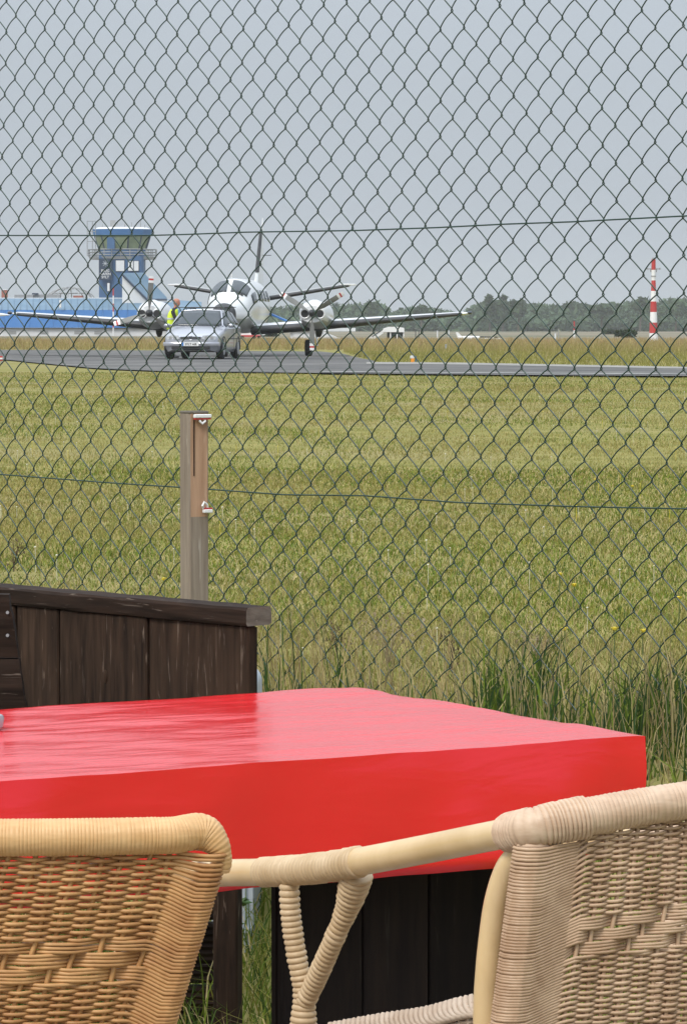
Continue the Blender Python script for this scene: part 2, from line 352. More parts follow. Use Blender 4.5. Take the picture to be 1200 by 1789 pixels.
def lawn(name, n, y0, y1, h0, h1, w, seg, label):
    xy = frustum_pts(n, y0, y1, 1.35); xy = xy[np.array([fence_s(a, b) for a, b in xy]) > -0.05]
    n = len(xy); pch = patchy(xy, .55, .45); p2 = patchy(xy, 2.2, 1.0)
    cols = palette(n, [GREEN, OLIVE, STRAW, DEEP], [3.2, 4.2, 2.2, 1.2], .25)
    band_ = .35*np.sin(xy[:, 1]*.9+1.5*pch); dry = np.clip(pch*2.0+.28+.3*p2+band_*.5, 0, 1)[:, None]; cols = cols*1.08*(1-.5*dry) + np.array([0.36, 0.285, 0.11])*.5*dry
    h = rng.uniform(h0, h1, n)*.56*(1+.45*np.clip(p2, -1, 1)); wd = w*(0.6+xy[:, 1]/18)
    return blades(name, xy, h, wd, rng.uniform(.15, 1.1, n), cols, label, seg=seg)
lawn('lawn_grass', 250000, 8.3, 24, .030, .085, .0032, 2, 'short dry green lawn grass beyond the wire fence')
lawn('far_lawn_grass', 200000, 24, 76, .03, .075, .0040, 1, 'yellowish mown airfield grass running up to the tarmac')

# rough grass at the foot of the fence
def band(n, t0, t1, s0, s1):
    t = rng.uniform(t0, t1, n); s = rng.uniform(s0, s1, n)
    return np.stack([F0.x+FD.x*t+FN.x*s, F0.y+FD.y*t+FN.y*s], 1)
xy = band(21000, -3.0, 3.2, -1.95, -.03); n = len(xy)
blades('bank_grass', xy, rng.uniform(.05, .24, n)*np.where(xy @ np.array([FN.x, FN.y])-F0.dot(FN) > -.4, .6, 1), .0038, rng.uniform(.2, 1.0, n), palette(n, [GREEN, OLIVE, STRAW, DEEP], [4, 4, 1.6, 3], .3), 'unmown grass on the bank in front of the fence')
xs = []
for k in range(44):
    t = random.uniform(.47, 1.9); c = F0+FD*t+FN*random.uniform(-.35, .25); m_ = random.randint(22, 50)
    xs.append(np.stack([rng.normal(c.x, .035, m_), rng.normal(c.y, .035, m_)], 1))
for k in range(8):
    t = random.uniform(-.6, .45); c = F0+FD*t+FN*random.uniform(-.25, .2); m_ = random.randint(4, 11)
    xs.append(np.stack([rng.normal(c.x, .03, m_), rng.normal(c.y, .03, m_)], 1))
xy = np.concatenate(xs); n = len(xy)
blades('tall_grass', xy, rng.uniform(.08, .36, n)*rng.uniform(.6, 1, n), .0052, rng.uniform(.05, .55, n), palette(n, [DEEP, GREEN, STRAW, (0.045, 0.085, 0.03)], [4, 3, 1.1, 3], .25), 'long dark green grass tufts growing through the fence foot')
xy = band(1500, -2.3, 2.3, -.3, .35); n = len(xy)
blades('dry_stalks', xy, rng.uniform(.12, .42, n), .0022, rng.uniform(.05, .6, n), palette(n, [STRAW, TAN, (0.30, .25, .15)], [3, 2, 1], .25), 'thin straw coloured grass stalks along the fence')
# tan meadow between the apron and the heath
def frus_band(n, ylo, yhi, marg=1.5): return frustum_pts(n, ylo, yhi, 1.0, marg)
def on_tarmac(x, y):
    px = CX + F*x/y; py = HORIZON + F*(EYE-ZL)/y
    if px < 600 and py > 611: return True
    if px >= 600 and py > 634.5 + max(0, (px-800))*.022: return True
    if 600 <= px < 660 and py > 615+(px-600)*.33: return True
    return False
xy = frus_band(90000, 84, 235); xy = xy[np.array([not on_tarmac(a, b) for a, b in xy])]; n = len(xy)
far = np.clip((xy[:, 1]-120)/60 + .4*patchy(xy, .1), 0, 1)[:, None]
cols = palette(n, [OLIVE, (0.24, .23, .06), STRAW], [4, 4, 1], .2)*(1-far) + palette(n, [TAN, STRAW, (0.33, .22, .11), OLIVE], [4, 3, 3, 1], .2)*far
blades('meadow_grass', xy, rng.uniform(.06, .18, n)*(1+1.6*far[:, 0]), .020+.022*far[:, 0], rng.uniform(.1, .8, n), cols, 'tall tan meadow grass behind the tarmac', seg=1, zoff=-.01)
# thin ragged fringe on the tarmac edges
xy = np.stack([rng.uniform(-8, 10, 5000), rng.uniform(67, 72, 5000)], 1); n = len(xy)
# small white flowers in the lawn
def flower_cloud(name, n, y0, y1, col, size, label):
    xy = frustum_pts(n, y0, y1, 1.0); xy = xy[np.array([fence_s(a, b) > .2 and patchy(np.array([[a, b]]), .4)[0] > -.25 and not (b > 60 and on_tarmac(a, b)) and not (64 < b < 86) for a, b in xy])]
    mb = MB()
    for x, y in xy:
        z = ground_z(x, y)+random.uniform(.05, .1); r = size*.8*random.uniform(.6, 1.2)*(0.7+y/45)
        mb.tube([(x, y, z-.1), (x, y, z)], .0012, 3)
        mb.add([(x+r*math.cos(a), y+r*.9*math.sin(a), z+(.4*r if k % 2 else 0)) for k, a in enumerate([i*math.pi/3 for i in range(6)])]+[(x, y, z+.9*r)], [(i, (i+1) % 6, 6) for i in range(6)])
    return tag(mb.build(name, M(name+'_petal', col, .7, col2=tuple(c*.85 for c in col), nscale=30)), label, kind='stuff')
flower_cloud('clover_flowers', 330, 9.5, 48, (0.55, 0.53, 0.42), .0065, 'tiny white clover heads scattered over the lawn')
flower_cloud('buttercups', 260, 14, 130, (0.62, 0.50, 0.03), .0050, 'tiny yellow blossoms scattered over the airfield grass')
def flower(px, py):
    g = G(px, py+18, ZL)
    return Vector((g.x, g.y, ground_z(g.x, g.y)))
fspots = [(985, 1137), (1073, 1137), (1124, 1141), (1003, 1052), (1185, 1078), (286, 1037), (1040, 849), (1105, 862), (978, 1030)]
fl = None
fwhere = ['above the middle of the long grass', 'just left of the rightmost near one', 'nearest the right edge among the low ones', 'highest above the long grass tufts', 'at the right edge of the view', 'behind the wooden wall, the only one left of the post', 'far up the lawn below the lower straining wire', 'far up the lawn close to the right edge', 'beside the highest one near the long grass']
for i, (px, py) in enumerate(fspots):
    loc = flower(px, py)
    if fl is None:
        fl = thing('yellow_flower', 'yellow dandelion blossom '+fwhere[i], 'flower', loc, 0, 'yellow dandelions in the near lawn')
        mb = MB(); mb.tube([(0, 0, 0), (.004, 0, .04), (.002, .002, .085)], .0016, 5); mb.build('stem', mat['grass'] if False else M('flower_stem', (.07, .11, .03), .7, col2=(.09, .13, .04)), fl)
        mb = MB()
        for k in range(14):
            a = k*2.4; rr = .011*(.6+.4*(k % 3)/2); 
            mb.add([(0, 0, .084), (rr*math.cos(a-.25), rr*math.sin(a-.25), .094), (rr*1.1*math.cos(a), rr*1.1*math.sin(a), .092), (rr*math.cos(a+.25), rr*math.sin(a+.25), .094)], [(0, 1, 2, 3)])
        mb.ellipsoid((0, 0, .090), (.007, .007, .006), 8, 5)
        mb.build('blossom', M('yellow_petal', (.70, .52, .02), .6, col2=(.75, .6, .04), nscale=60), fl)
    else: copy_tree(fl, loc, i*1.3, 'yellow dandelion blossom '+fwhere[i])
# dried seed heads beyond the fence
def dry_weed(px, py, hgt, label, nst=7, spread=.5, dark=False):
    g = G(px, py, ZL); b = thing('dry_weed', label, 'weed', (g.x, g.y, ground_z(g.x, g.y)-.01), random.uniform(0, 6), 'dried weeds beyond the fence')
    st, hd = MB(), MB()
    for k in range(nst):
        a = random.uniform(0, 6.28); ln = hgt*random.uniform(.6, 1); sp = spread*random.uniform(.2, 1)
        pts = [Vector((math.cos(a)*sp*ln*q*q, math.sin(a)*sp*ln*q*q, ln*q*(1-.25*q*sp))) for q in (0, .35, .7, 1)]
        st.tube(pts, [.002, .0016, .0013, .0008], 4)
        for m_ in range(34):
            c = pts[3]+Vector((random.gauss(0, .016), random.gauss(0, .016), random.gauss(-.012, .022))); r = random.uniform(.003, .007)
            v = [c+Vector((random.uniform(-r, r), random.uniform(-r, r), random.uniform(-r*1.6, r*1.6))) for _ in range(3)]
            hd.add(v, [(0, 1, 2)])
    c1, c2 = ((.055, .035, .02), (.10, .07, .04)) if dark else ((.20, .15, .08), (.32, .26, .17))
    mm_ = M('dried_stalk', c1, .9, col2=c2, nscale=60)
    st.build('stalks', mm_, b); hd.build('seed_head', mm_, b, smooth_=False, kind='stuff')
dry_weed(592, 1180, .16, 'dark brown dried weed just right of the wooden wall end', 4, .25, True)
dry_weed(680, 1165, .17, 'pale bushy dried weed beyond the fence above the table middle', 9, .8)
dry_weed(790, 1178, .15, 'thin dark dried weed left of the long grass tufts', 5, .3, True)
dry_weed(935, 1150, .10, 'low pale dried tuft in the lawn behind the long grass', 10, 1.1)
dry_weed(24, 1000, .15, 'dark dried weed behind the fence at the far left', 5, .6, True)

# ------------------------------------------------------------------ far woods, shrubs and ridge trees
def leaf_cloud(centres, radii, per, size, colA, colB):
    V, C = [], []
    for (c, r) in zip(centres, radii):
        u = rng.normal(size=(per, 3)); u /= np.linalg.norm(u, axis=1)[:, None]; rad = rng.uniform(.72, 1.06, (per, 1))
        u[:, 2] = np.where(u[:, 2] < -.2, -u[:, 2]*.6, u[:, 2])
        p = np.array(c)+u*rad*np.array(r)
        a = rng.normal(size=(per, 3))*size; b = rng.normal(size=(per, 3))*size
        V.append(np.stack([p-a/2-b/2, p+a/2-b/2, p+a/2+b/2, p-a/2+b/2], 1))
        f = rng.uniform(0, 1, (per, 1)); C.append((np.array(colA)*(1-f)+np.array(colB)*f)*rng.uniform(.75, 1.3))
    return np.concatenate(V), np.concatenate(C)
def leaf_mesh(name, V, C, parent=None):
    n = len(V); me = bpy.data.meshes.new(name)
    me.vertices.add(n*4); me.vertices.foreach_set('co', V.reshape(-1)); me.loops.add(n*4); me.loops.foreach_set('vertex_index', np.arange(n*4, dtype=np.int32))
    me.polygons.add(n); me.polygons.foreach_set('loop_start', np.arange(n, dtype=np.int32)*4); me.polygons.foreach_set('loop_total', np.full(n, 4, dtype=np.int32)); me.update(calc_edges=True)
    at = me.attributes.new('tint', 'FLOAT_COLOR', 'POINT'); c = np.ones((n, 4, 4)); c[:, :, :3] = C[:, None, :]; at.data.foreach_set('color', c.ravel())
    me.materials.append(mat['leaf']); o = bpy.data.objects.new(name, me); COL.objects.link(o)
    if parent is not None: o.parent = parent
    return o
PROF = [(-400, 566), (300, 560), (430, 540), (480, 536), (560, 531), (600, 531), (640, 531), (652, 529), (672, 543), (700, 542), (735, 536), (765, 536), (790, 546), (820, 541), (848, 526), (880, 526), (900, 527), (930, 529), (985, 533), (1000, 529), (1020, 534), (1045, 529), (1085, 530), (1120, 523), (1200, 523), (1400, 518), (1700, 520), (2100, 530)]
def prof(x):
    for (a, b), (c, d) in zip(PROF, PROF[1:]):
        if a <= x <= c: return b+(d-b)*(x-a)/(c-a)
    return 560
cs, rs_ = [], []
for row, (Y, drop) in enumerate([(960, 0), (930, 10), (905, 20), (885, 30), (868, 38)]):
    x = 300.0 if row < 4 else 480
    while x < 1900:
        top = prof(x)+drop+random.uniform(-1.5, 3.5)
        if top < 575:
            zt = P(x, top, Y).z; r = random.uniform(2.2, 4.2); c = P(x, top, Y); c.z = max(ZL+.6, zt-r*.75)
            cs.append(tuple(c)); rs_.append((r*1.25, r, r*.8))
        x += random.uniform(9, 22)*(1 if x > 400 else 2)
V, C = leaf_cloud(cs, rs_, 230, 0.55, (0.06, 0.098, 0.058), (0.10, 0.148, 0.085))
tag(leaf_mesh('woodland', V, C), 'low dense belt of dark green woodland on the horizon', kind='stuff')
mat['bark'] = M('bark', (0.07, 0.055, 0.04), .9, col2=(.10, .085, .065), nscale=3)
def tree(px, top, wpx, Y, kindw, label):
    g = P(px, 578, Y); zt = P(px, top, Y).z; H = zt-ZL; w = wpx*Y/F
    t = thing('tree', label, 'tree', (g.x, g.y, ZL), 0, 'trees that stand out of the far woodland')
    mb = MB(); mb.tube([(0, 0, 0), (.15, 0, H*.4), (0, .1, H*.85)], [.28, .2, .06], 7)
    for k in range(4):
        a = k*1.7; mb.tube([(0, 0, H*(.4+.09*k)), (math.cos(a)*w*.35, math.sin(a)*w*.35, H*(.6+.09*k))], [.09, .03], 5)
    mb.build('trunk', mat['bark'], t)
    cc, rr = [], []
    if kindw == 'conifer':
        for k in range(7):
            q = k/6; cc.append((random.uniform(-.2, .2), random.uniform(-.2, .2), H*(.3+.66*q))); s_ = w*.5*(1-.8*q)+.15; rr.append((s_, s_, H*.09))
    else:
        for k in range(8):
            a = k*2.4; q = random.uniform(.1, .38); cc.append((math.cos(a)*w*q, math.sin(a)*w*q, H*random.uniform(.5, .84))); rr.append((w*.26, w*.26, H*.15))
    V, C = leaf_cloud(cc, rr, 90, .5, (0.052, 0.085, 0.048), (0.09, 0.132, 0.07)); leaf_mesh('crown', V, C, t)
for a in [(855, 519, 26, 850, 'conifer', 'dark pointed conifer left one of the pair rising from the woodland'),
          (878, 520, 22, 850, 'conifer', 'dark pointed conifer right one of the pair rising from the woodland'),
          (735, 533, 20, 850, 'round', 'lone round tree above the wing of the aeroplane'),
          (650, 526, 26, 850, 'round', 'rounded tree on the ridge just right of the raised propeller'),
          (1050, 525, 46, 850, 'round', 'broad rounded tree in the woodland left of the striped mast'),
          (1118, 519, 30, 850, 'round', 'bushy tree just left of the striped mast'),
          (905, 521, 24, 850, 'round', 'bushy tree just right of the pair of conifers'),
          (1180, 521, 44, 850, 'round', 'broad tree at the right edge beyond the striped mast')]: tree(*a)
def shrub(px, py, wpx, hpx, label):
    g = G(px, py, ZL); w = wpx*g.y/F; h = hpx*g.y/F
    t = thing('shrub', label, 'shrub', (g.x, g.y, ZL), 0, 'shrubs on the heath')
    mb = MB()
    for k in range(5): a = k*1.25; mb.tube([(0, 0, 0), (math.cos(a)*w*.2, math.sin(a)*w*.2, h*.6)], [.05, .02], 5)
    mb.build('stem', mat['bark'], t)
    cc = [(random.uniform(-.35, .35)*w, random.uniform(-.3, .3)*w, h*random.uniform(.25, .7)) for _ in range(9)]
    V, C = leaf_cloud(cc, [(w*.17, w*.17, h*.28)]*9, 60, .22, (0.018, 0.035, 0.015), (0.05, .075, .03)); leaf_mesh('foliage', V, C, t)
shrub(1095, 590, 40, 12, 'wide dark shrub on the heath left of the striped mast')
shrub(1062, 584, 26, 8, 'small dark shrub furthest back on the heath')
shrub(470, 588, 22, 8, 'small shrub seen under the wing beside the fuselage')
shrub(86, 586, 16, 9, 'small green bush against the low wall of the blue building')

# ------------------------------------------------------------------ control tower and terminal, about 400 m away
def pb(mb, x0, x1, y0, y1, Y, depth, mi=0):
    a = P(x0, y1, Y); b = P(x1, y0, Y); mb.prism([(a.x, Y, a.z), (b.x, Y, a.z), (b.x, Y, b.z), (a.x, Y, b.z)], (0, depth, 0), mi)
def ppoly(mb, pts, Y, depth, mi=0): mb.prism([P(x, y, Y) for x, y in pts], (0, depth, 0), mi)
BY = 400.0
g = P(300, 587, BY)
bld = thing('airport_building', 'long low blue airport building with sloping roof under the control tower', 'building', (P(175, 580, BY).x, BY, ZL))
m_ = MB(); pb(m_, -260, 352, 573, 590, BY+.4, 12); m_.build('wall', mat['white_wall'], bld, False, True)
# fascia of blue panels, each a part
xs_ = list(range(-250, 352, 43)) + [352]
for a, b in zip(xs_, xs_[1:]):
    m_ = MB(); pb(m_, a+.25, b-.25, 541, 572, BY, 1.4); m_.build('fascia_panel', mat['blue'], bld, False, True)
m_ = MB(); pb(m_, -250, 352, 572.3, 573.4, BY+.1, 1.3); m_.build('painted_eave_shadow', mat['navy'], bld, False, True)  # dark strip drawn as the shade under the fascia
m_ = MB(); A = [P(-250, 541, BY), P(266, 541, BY), P(236, 521, BY+5), P(-250, 521, BY+5)]; m_.prism(A, (0, .6, -.05)); rf = m_.build('roof', mat['blue_roof'], bld, False, True)
m_ = MB(); A = [P(284, 541, BY), P(352, 541, BY), P(352, 527, BY+4), P(284, 522, BY+4)]; m_.prism(A, (0, .6, -.05)); m_.build('roof', mat['blue_roof'], bld, False, True)
for k in range(-250, 234, 11):
    m_ = MB(); m_.tube([P(k, 540.6, BY-.05), P(k-1.2*(k > 200), 521.2, BY+4.95)], .05, 4, False); m_.build('roof_seam', mat['blue_roof'], bld, False, True)
m_ = MB(); pb(m_, -250, 240, 519.6, 521.4, BY+5.1, .5); m_.build('ridge_cap', mat['white_wall'], bld, False, True)
for x0, x1 in [(-120, -100), (-60, -40), (15, 28), (70, 84), (130, 146), (165, 178), (215, 226)]:
    m_ = MB(); pb(m_, x0, x1, 577.5, 583, BY+.34, .12); f_ = m_.build('window', mat['grey_metal'], bld, False, True)
    m_ = MB(); pb(m_, x0+.8, x1-.8, 577.3, 582.2, BY+1.37, .06); m_.build('pane', mat['glass'], f_, False, True) if False else None
m_ = MB(); pb(m_, 25, 58, 514.5, 520, BY+9, 1.5); m_.build('roof_plant', mat['grey_metal'], bld, False, True)
m_ = MB(); pb(m_, 60, 105, 514, 519.8, BY+9.5, 1.5); m_.build('roof_plant', mat['grey_metal'], bld, False, True)
m_ = MB(); pb(m_, 56, 66, 511.5, 514, BY+9, 1.2); m_.build('roof_plant', mat['navy'], bld, False, True)
m_ = MB(); pb(m_, 128, 144, 516, 520, BY+9, 1.5); m_.build('roof_plant', mat['brick'], bld, False, True)
m_ = MB(); pb(m_, 104, 107, 523.5, 538, BY-.2, .2); m_.tube([P(105.5, 524, BY-.3), P(105.5, 537, BY-.3)], .12, 6); m_.build('roof_vent', mat['white'], bld, False, True)
ch = thing('chimney', 'square red brick chimney behind the blue roof at far left', 'chimney', (P(7.5, 520, BY+9).x, BY+9, ZL))
m_ = MB(); pb(m_, 3, 12.5, 506, 586, BY+9, .7); m_.build('shaft', mat['brick'], ch, False, True)
m_ = MB(); pb(m_, 2.6, 12.9, 504.6, 506.2, BY+8.95, .8); m_.build('cap', mat['white_wall'], ch, False, True)
# steel dome ribs
dm = thing('glass_dome', 'wide low dome of thin steel ribs behind the blue roof', 'dome', (P(122, 586, BY+16).x, BY+16, ZL))
c0 = P(122, 523, BY+16); wd = 46*(BY+16)/F; hh = 22*(BY+16)/F
for k in range(12):
    a = k*math.pi/6; pts = [Vector((c0.x+math.cos(a)*wd*(1-q), c0.y+math.sin(a)*wd*(1-q), c0.z+hh*(1-(1-q)**2)**.8)) for q in np.linspace(0, 1, 8)]
    m_ = MB(); m_.tube(pts, .06, 4); m_.build('rib', mat['grey_metal'], dm, True, True)
for q in (.25, .6):
    m_ = MB(); m_.tube([Vector((c0.x+math.cos(a)*wd*(1-q), c0.y+math.sin(a)*wd*(1-q), c0.z+hh*(1-(1-q)**2)**.8)) for a in np.linspace(0, 2*math.pi, 25)], .05, 4); m_.build('ring', mat['grey_metal'], dm, True, True)
m_ = MB(); m_.tube([Vector((c0.x+math.cos(a)*wd, c0.y+math.sin(a)*wd, ZL)) for a in np.linspace(0, 2*math.pi, 25)], .1, 4)
for k in range(12): a = k*math.pi/6; m_.tube([(c0.x+math.cos(a)*wd, c0.y+math.sin(a)*wd, ZL), (c0.x+math.cos(a)*wd, c0.y+math.sin(a)*wd, c0.z)], .1, 4)
m_.build('base_frame', mat['grey_metal'], dm, True, True)

# tower
tw = thing('control_tower', 'blue airport control tower with green tinted glass cab and railed balcony', 'tower', (P(211, 580, BY+7).x, BY+7, ZL))
TY = BY+7; cxp = 211.5
m_ = MB(); hw_ = 39*TY/F; z0, z1 = ZL, P(0, 447, TY).z; c = P(cxp, 500, TY)
ring = [(-hw_, 0), (-hw_*.2, -.5), (hw_*.9, -.5), (hw_, 0), (hw_, 4), (-hw_, 4)]
m_.loft([[Vector((c.x+x, TY+y+.5, z)) for x, y in ring] for z in (z0, z1)]); m_.build('shaft', mat['blue_deep'], tw, False, True)
def octo(rad_px, y, Y0, fl=.85):
    r = rad_px*Y0/F; z = P(0, y, Y0).z; c = P(cxp, 500, Y0)
    return [Vector((c.x+r*math.cos(a)/math.cos(R(15))*1.0, TY+3.0+r*fl*math.sin(a), z)) for a in [R(15+30*k) for k in range(12)]]
def oring(mb, r0, r1, ya, yb): mb.loft([octo(r0, ya, TY), octo(r1, yb, TY)])
m_ = MB(); oring(m_, 57, 59, 452, 447); m_.build('balcony', mat['grey_metal'], tw, False, True)
m_ = MB()
for yy in (434.5, 439.5, 444): 
    o_ = octo(59, yy, TY); m_.tube(o_+[o_[0]], .055, 5)
o1, o2 = octo(59, 447, TY), octo(59, 434.5, TY)
for k in range(12):
    for q in (0, .5): m_.tube([o1[k].lerp(o1[(k+1) % 12], q), o2[k].lerp(o2[(k+1) % 12], q)], .05, 4)
m_.build('railing', mat['grey_metal'], tw, True, True)
m_ = MB(); oring(m_, 41, 40, 447, 435); m_.build('cab_base', mat['blue_deep'], tw, False, True)
lo, up = octo(40.5, 435, TY), octo(48, 411, TY)
for k in range(12):
    m_ = MB(); a, b, c_, d = lo[k], lo[(k+1) % 12], up[(k+1) % 12], up[k]
    m_.prism([a.lerp(b, .04), b.lerp(a, .04), c_.lerp(d, .04), d.lerp(c_, .04)], ((0, .12, 0))); m_.build('cab_pane', mat['glass_green'], tw, False, True)
m_ = MB()
for k in range(12): m_.tube([lo[k], up[k]], .09, 4)
m_.build('mullion', mat['navy'], tw, True, True)
m_ = MB(); pb(m_, 187, 200, 414, 434, TY-1.05, .5); m_.build('cab_door', mat['blue_deep'], tw, False, True)
m_ = MB(); oring(m_, 49.5, 52.5, 411.5, 399); m_.build('roof_band', M('band_blue', (.045, .15, .36), .5, col2=(.05, .165, .38), nscale=.5), tw, False, True)
m_ = MB(); oring(m_, 50, 42, 399, 395.5); m_.build('roof_deck', mat['white_wall'], tw, False, True)
m_ = MB(); pb(m_, 192.5, 202, 384.5, 396, TY+3, 1); m_.build('roof_box', mat['grey_metal'], tw, False, True)
for (x, y0, y1) in [(245.5, 382, 397), (205, 384, 392), (179, 391, 397), (218, 390, 397), (230, 388, 397), (253, 392, 399)]:
    m_ = MB(); m_.tube([P(x, y1, TY+2), P(x, y0, TY+2)], [.05, .03], 4); m_.build('antenna', mat['grey_metal'], tw, True, True)
m_ = MB()
for x in (152.5, 161.5, 167): m_.tube([P(x, 447, TY+1), P(x, 385.5, TY+1)], .04, 4)
for y in (385.5, 404, 421): m_.tube([P(152.5, y, TY+1), P(167, y, TY+1)], .04, 4)
m_.build('aerial_frame', mat['grey_metal'], tw, True, True)
for (x0, x1, y0, y1) in [(202.5, 217, 454.5, 473), (224, 232.5, 455.5, 472.5), (234, 242, 455.5, 472.5), (187.5, 191.5, 494, 508)]:
    m_ = MB(); pb(m_, x0-.8, x1+.8, y0-.8, y1+.8, TY-.12, .2); f_ = m_.build('window', mat['navy'], tw, False, True)
    m_ = MB(); pb(m_, x0, x1, y0, y1, TY-.18, .08); m_.build('curtained_pane', mat['white_wall'], tw, False, True)
m_ = MB(); pb(m_, 172.8, 195, 451, 489, TY-.30, .2); sg = m_.build('sign_board', mat['navy'], tw, False, True)
def text_mesh(body, size, name, m, parent, loc, rot, ext=.01, align='CENTER'):
    cu = bpy.data.curves.new(name, 'FONT'); cu.body = body; cu.size = size; cu.align_x = align; cu.extrude = ext; cu.offset = size*.012
    o = bpy.data.objects.new(name, cu); COL.objects.link(o); dg = bpy.context.evaluated_depsgraph_get(); dg.update()
    me = bpy.data.meshes.new_from_object(o.evaluated_get(dg)); bpy.data.objects.remove(o); me.name = name
    me.materials.clear(); me.materials.append(m)
    me.transform(Matrix.Translation(Vector(loc)) @ rot.to_4x4())
    if parent is not None: me.transform(MATS[parent.name].inverted())
    o = bpy.data.objects.new(name, me); COL.objects.link(o); o.parent = parent; return o
UP = Matrix.Rotation(math.pi/2, 3, 'X')
for k, w_ in enumerate(('FLUG', 'HAFEN', 'SYLT')):
    p = P(184, 474.5+k*5.6, TY-.33); text_mesh(w_, .40, 'lettering', mat['white'], tw, p, UP)
m_ = MB(); c = P(184, 460, TY-.33)
m_.ellipsoid(c, (.16, .03, .16), 10, 6)
for k in range(8):
    a = k*math.pi/4; m_.tube([c+Vector((math.cos(a)*.2, 0, math.sin(a)*.2)), c+Vector((math.cos(a)*.38, 0, math.sin(a)*.38))], [.04, .015], 4)
m_.build('sun_emblem', M('emblem_grey', (.35, .38, .42), .6, col2=(.4, .43, .46)), tw, True, True)
# stair wing
sw = thing('stair_wing', 'white sloping stair wing with blue roof leaning on the tower', 'building', (P(240, 580, BY+3).x, BY+3, ZL))
m_ = MB(); ppoly(m_, [(213.5, 586), (213.5, 480), (258, 524), (300, 524), (300, 586)], BY+3, 3); m_.build('wall', mat['white_wall'], sw, False, True)
m_ = MB(); m_.prism([P(213, 478.5, BY+2.8), P(257, 523, BY+2.8), P(291.5, 521, BY+5.8), P(251, 477.5, BY+5.8)], (0, .2, .12)); m_.build('roof', mat['blue_roof'], sw, False, True)
m_ = MB(); m_.tube([P(213, 478.5, BY+2.7), P(257, 523, BY+2.7), P(292, 523, BY+2.7)], .12, 4); m_.build('gutter', mat['navy'], sw, False, True)
m_ = MB(); pb(m_, 274, 283, 527, 531, BY+2.9, .1); m_.build('window', mat['glass'], sw, False, True)
# striped flag pole before the building
fp = thing('striped_pole', 'slim red and white banded pole in front of the tower foot', 'pole', (P(198, 584, BY-3).x, BY-3, ZL))
for k in range(6):
    y1, y0 = 586-k*14, 586-(k+1)*14
    m_ = MB(); m_.tube([P(198, y1, BY-3), P(198, y0, BY-3)], .075, 8); m_.build('band', mat['red'] if k % 2 else mat['white'], fp, True, True)

# ------------------------------------------------------------------ masts and small airfield things
def banded_mast(name, px, ybase, ytop, w0, w1, nb, label, arms=None, first_red=True):
    b = G(px, ybase, ZL); Y = b.y; t = thing(name, label, 'mast', (b.x, Y, ZL))
    for k in range(nb):
        q0, q1 = k/nb, (k+1)/nb; a, c = P(px, ybase+(ytop-ybase)*q0, Y), P(px, ybase+(ytop-ybase)*q1, Y)
        r0, r1 = (w0+(w1-w0)*min(1, q0*1.35))*Y/F/2, (w0+(w1-w0)*min(1, q1*1.35))*Y/F/2
        m_ = MB(); m_.tube([a, c], [r0, r1], 12); m_.build('red_band' if (k % 2 == (1 if first_red else 0)) else 'white_band', mat['red'] if (k % 2 == (1 if first_red else 0)) else mat['white'], t, True, True)
    if arms:
        ya, wa = arms; m_ = MB(); m_.tube([P(px-wa, ya, Y), P(px+wa, ya, Y)], .035, 6)
        for s_ in (-1, 1):
            m_.tube([P(px+s_*wa, ya-1.5, Y), P(px+s_*wa, ya+1.5, Y)], .05, 6); m_.tube([P(px+s_*wa*.45, ya-1, Y), P(px+s_*wa*.45, ya+6, Y)], .04, 5)
        m_.build('cross_arm', mat['grey_metal'], t, True, True)
        m_ = MB(); a = P(px, ybase-.4, Y); m_.tube([(a.x, Y, ZL), (a.x, Y, ZL+.12)], w0*Y/F/2*1.12, 12)
        m_.build('foot', mat['concrete'], t, True, True)
        m_ = MB(); a = P(px, ytop, Y); m_.box((a.x-.02, Y, a.z+.05), (.12, .12, .1)); m_.build('lamp', mat['grey_metal'], t, True, True)
        m_ = MB(); a = P(px, 482, Y); m_.tube([a+Vector((0, 0, -.03)), a+Vector((0, 0, .03))], 4.6*Y/F, 12); m_.build('collar', mat['grey_metal'], t, True, True)
banded_mast('striped_mast', 1141.5, 600, 452.5, 16, 7.4, 8, 'tall tapering red and white banded mast at the right', (469, 11))
banded_mast('marker_post', 1003, 592, 561, 3.2, 2.6, 2, 'small slim post red above white on the heath')
def post(name, px, yb, yt, w, m, label, group='posts far out on the heath'):
    b = G(px, yb, ZL); t = thing(name, label, 'post', (b.x, b.y, ZL), 0, group); Y = b.y
    H = P(px, yt, Y).z-ZL; r = w*Y/F/2
    m_ = MB(); m_.tube([(0, 0, 0), (0, 0, H*.96)], [r, r*.9], 7); m_.build('shaft', m, t)
    m_ = MB(); m_.tube([(0, 0, H*.96), (0, 0, H)], [r*1.25, r*.8], 7); m_.build('cap', mat['grey_metal'], t)
post('wooden_post', 970, 600, 581, 3.5, mat['white_wall'], 'pale stump post left of the small banded marker')
post('wooden_post', 975.5, 598, 574, 1.6, mat['grey_metal'], 'thin grey post right beside the pale stump post')
post('wooden_post', 764, 592, 577, 2.4, mat['white_wall'], 'short white post leftmost of the pair under the wing')
post('wooden_post', 784, 591, 577, 2.4, mat['white_wall'], 'short white post rightmost of the pair under the wing')
post('wooden_post', 779, 613, 601, 4, mat['grey_metal'], 'squat grey post in the meadow near the tarmac')
post('wooden_post', 726, 592, 573, 1.6, mat['black'], 'thin dark post just right of the white boarding stairs')
post('wooden_post', 731.5, 592, 575, 1.4, mat['black'], 'thin dark post farther right of the white boarding stairs')
post('wooden_post', 653, 590, 574, 1.6, mat['white_wall'], 'thin pale post left of the white boarding stairs')
post('wooden_post', 1052, 590, 578, 1.4, mat['grey_metal'], 'thin grey post left of the dark shrub')
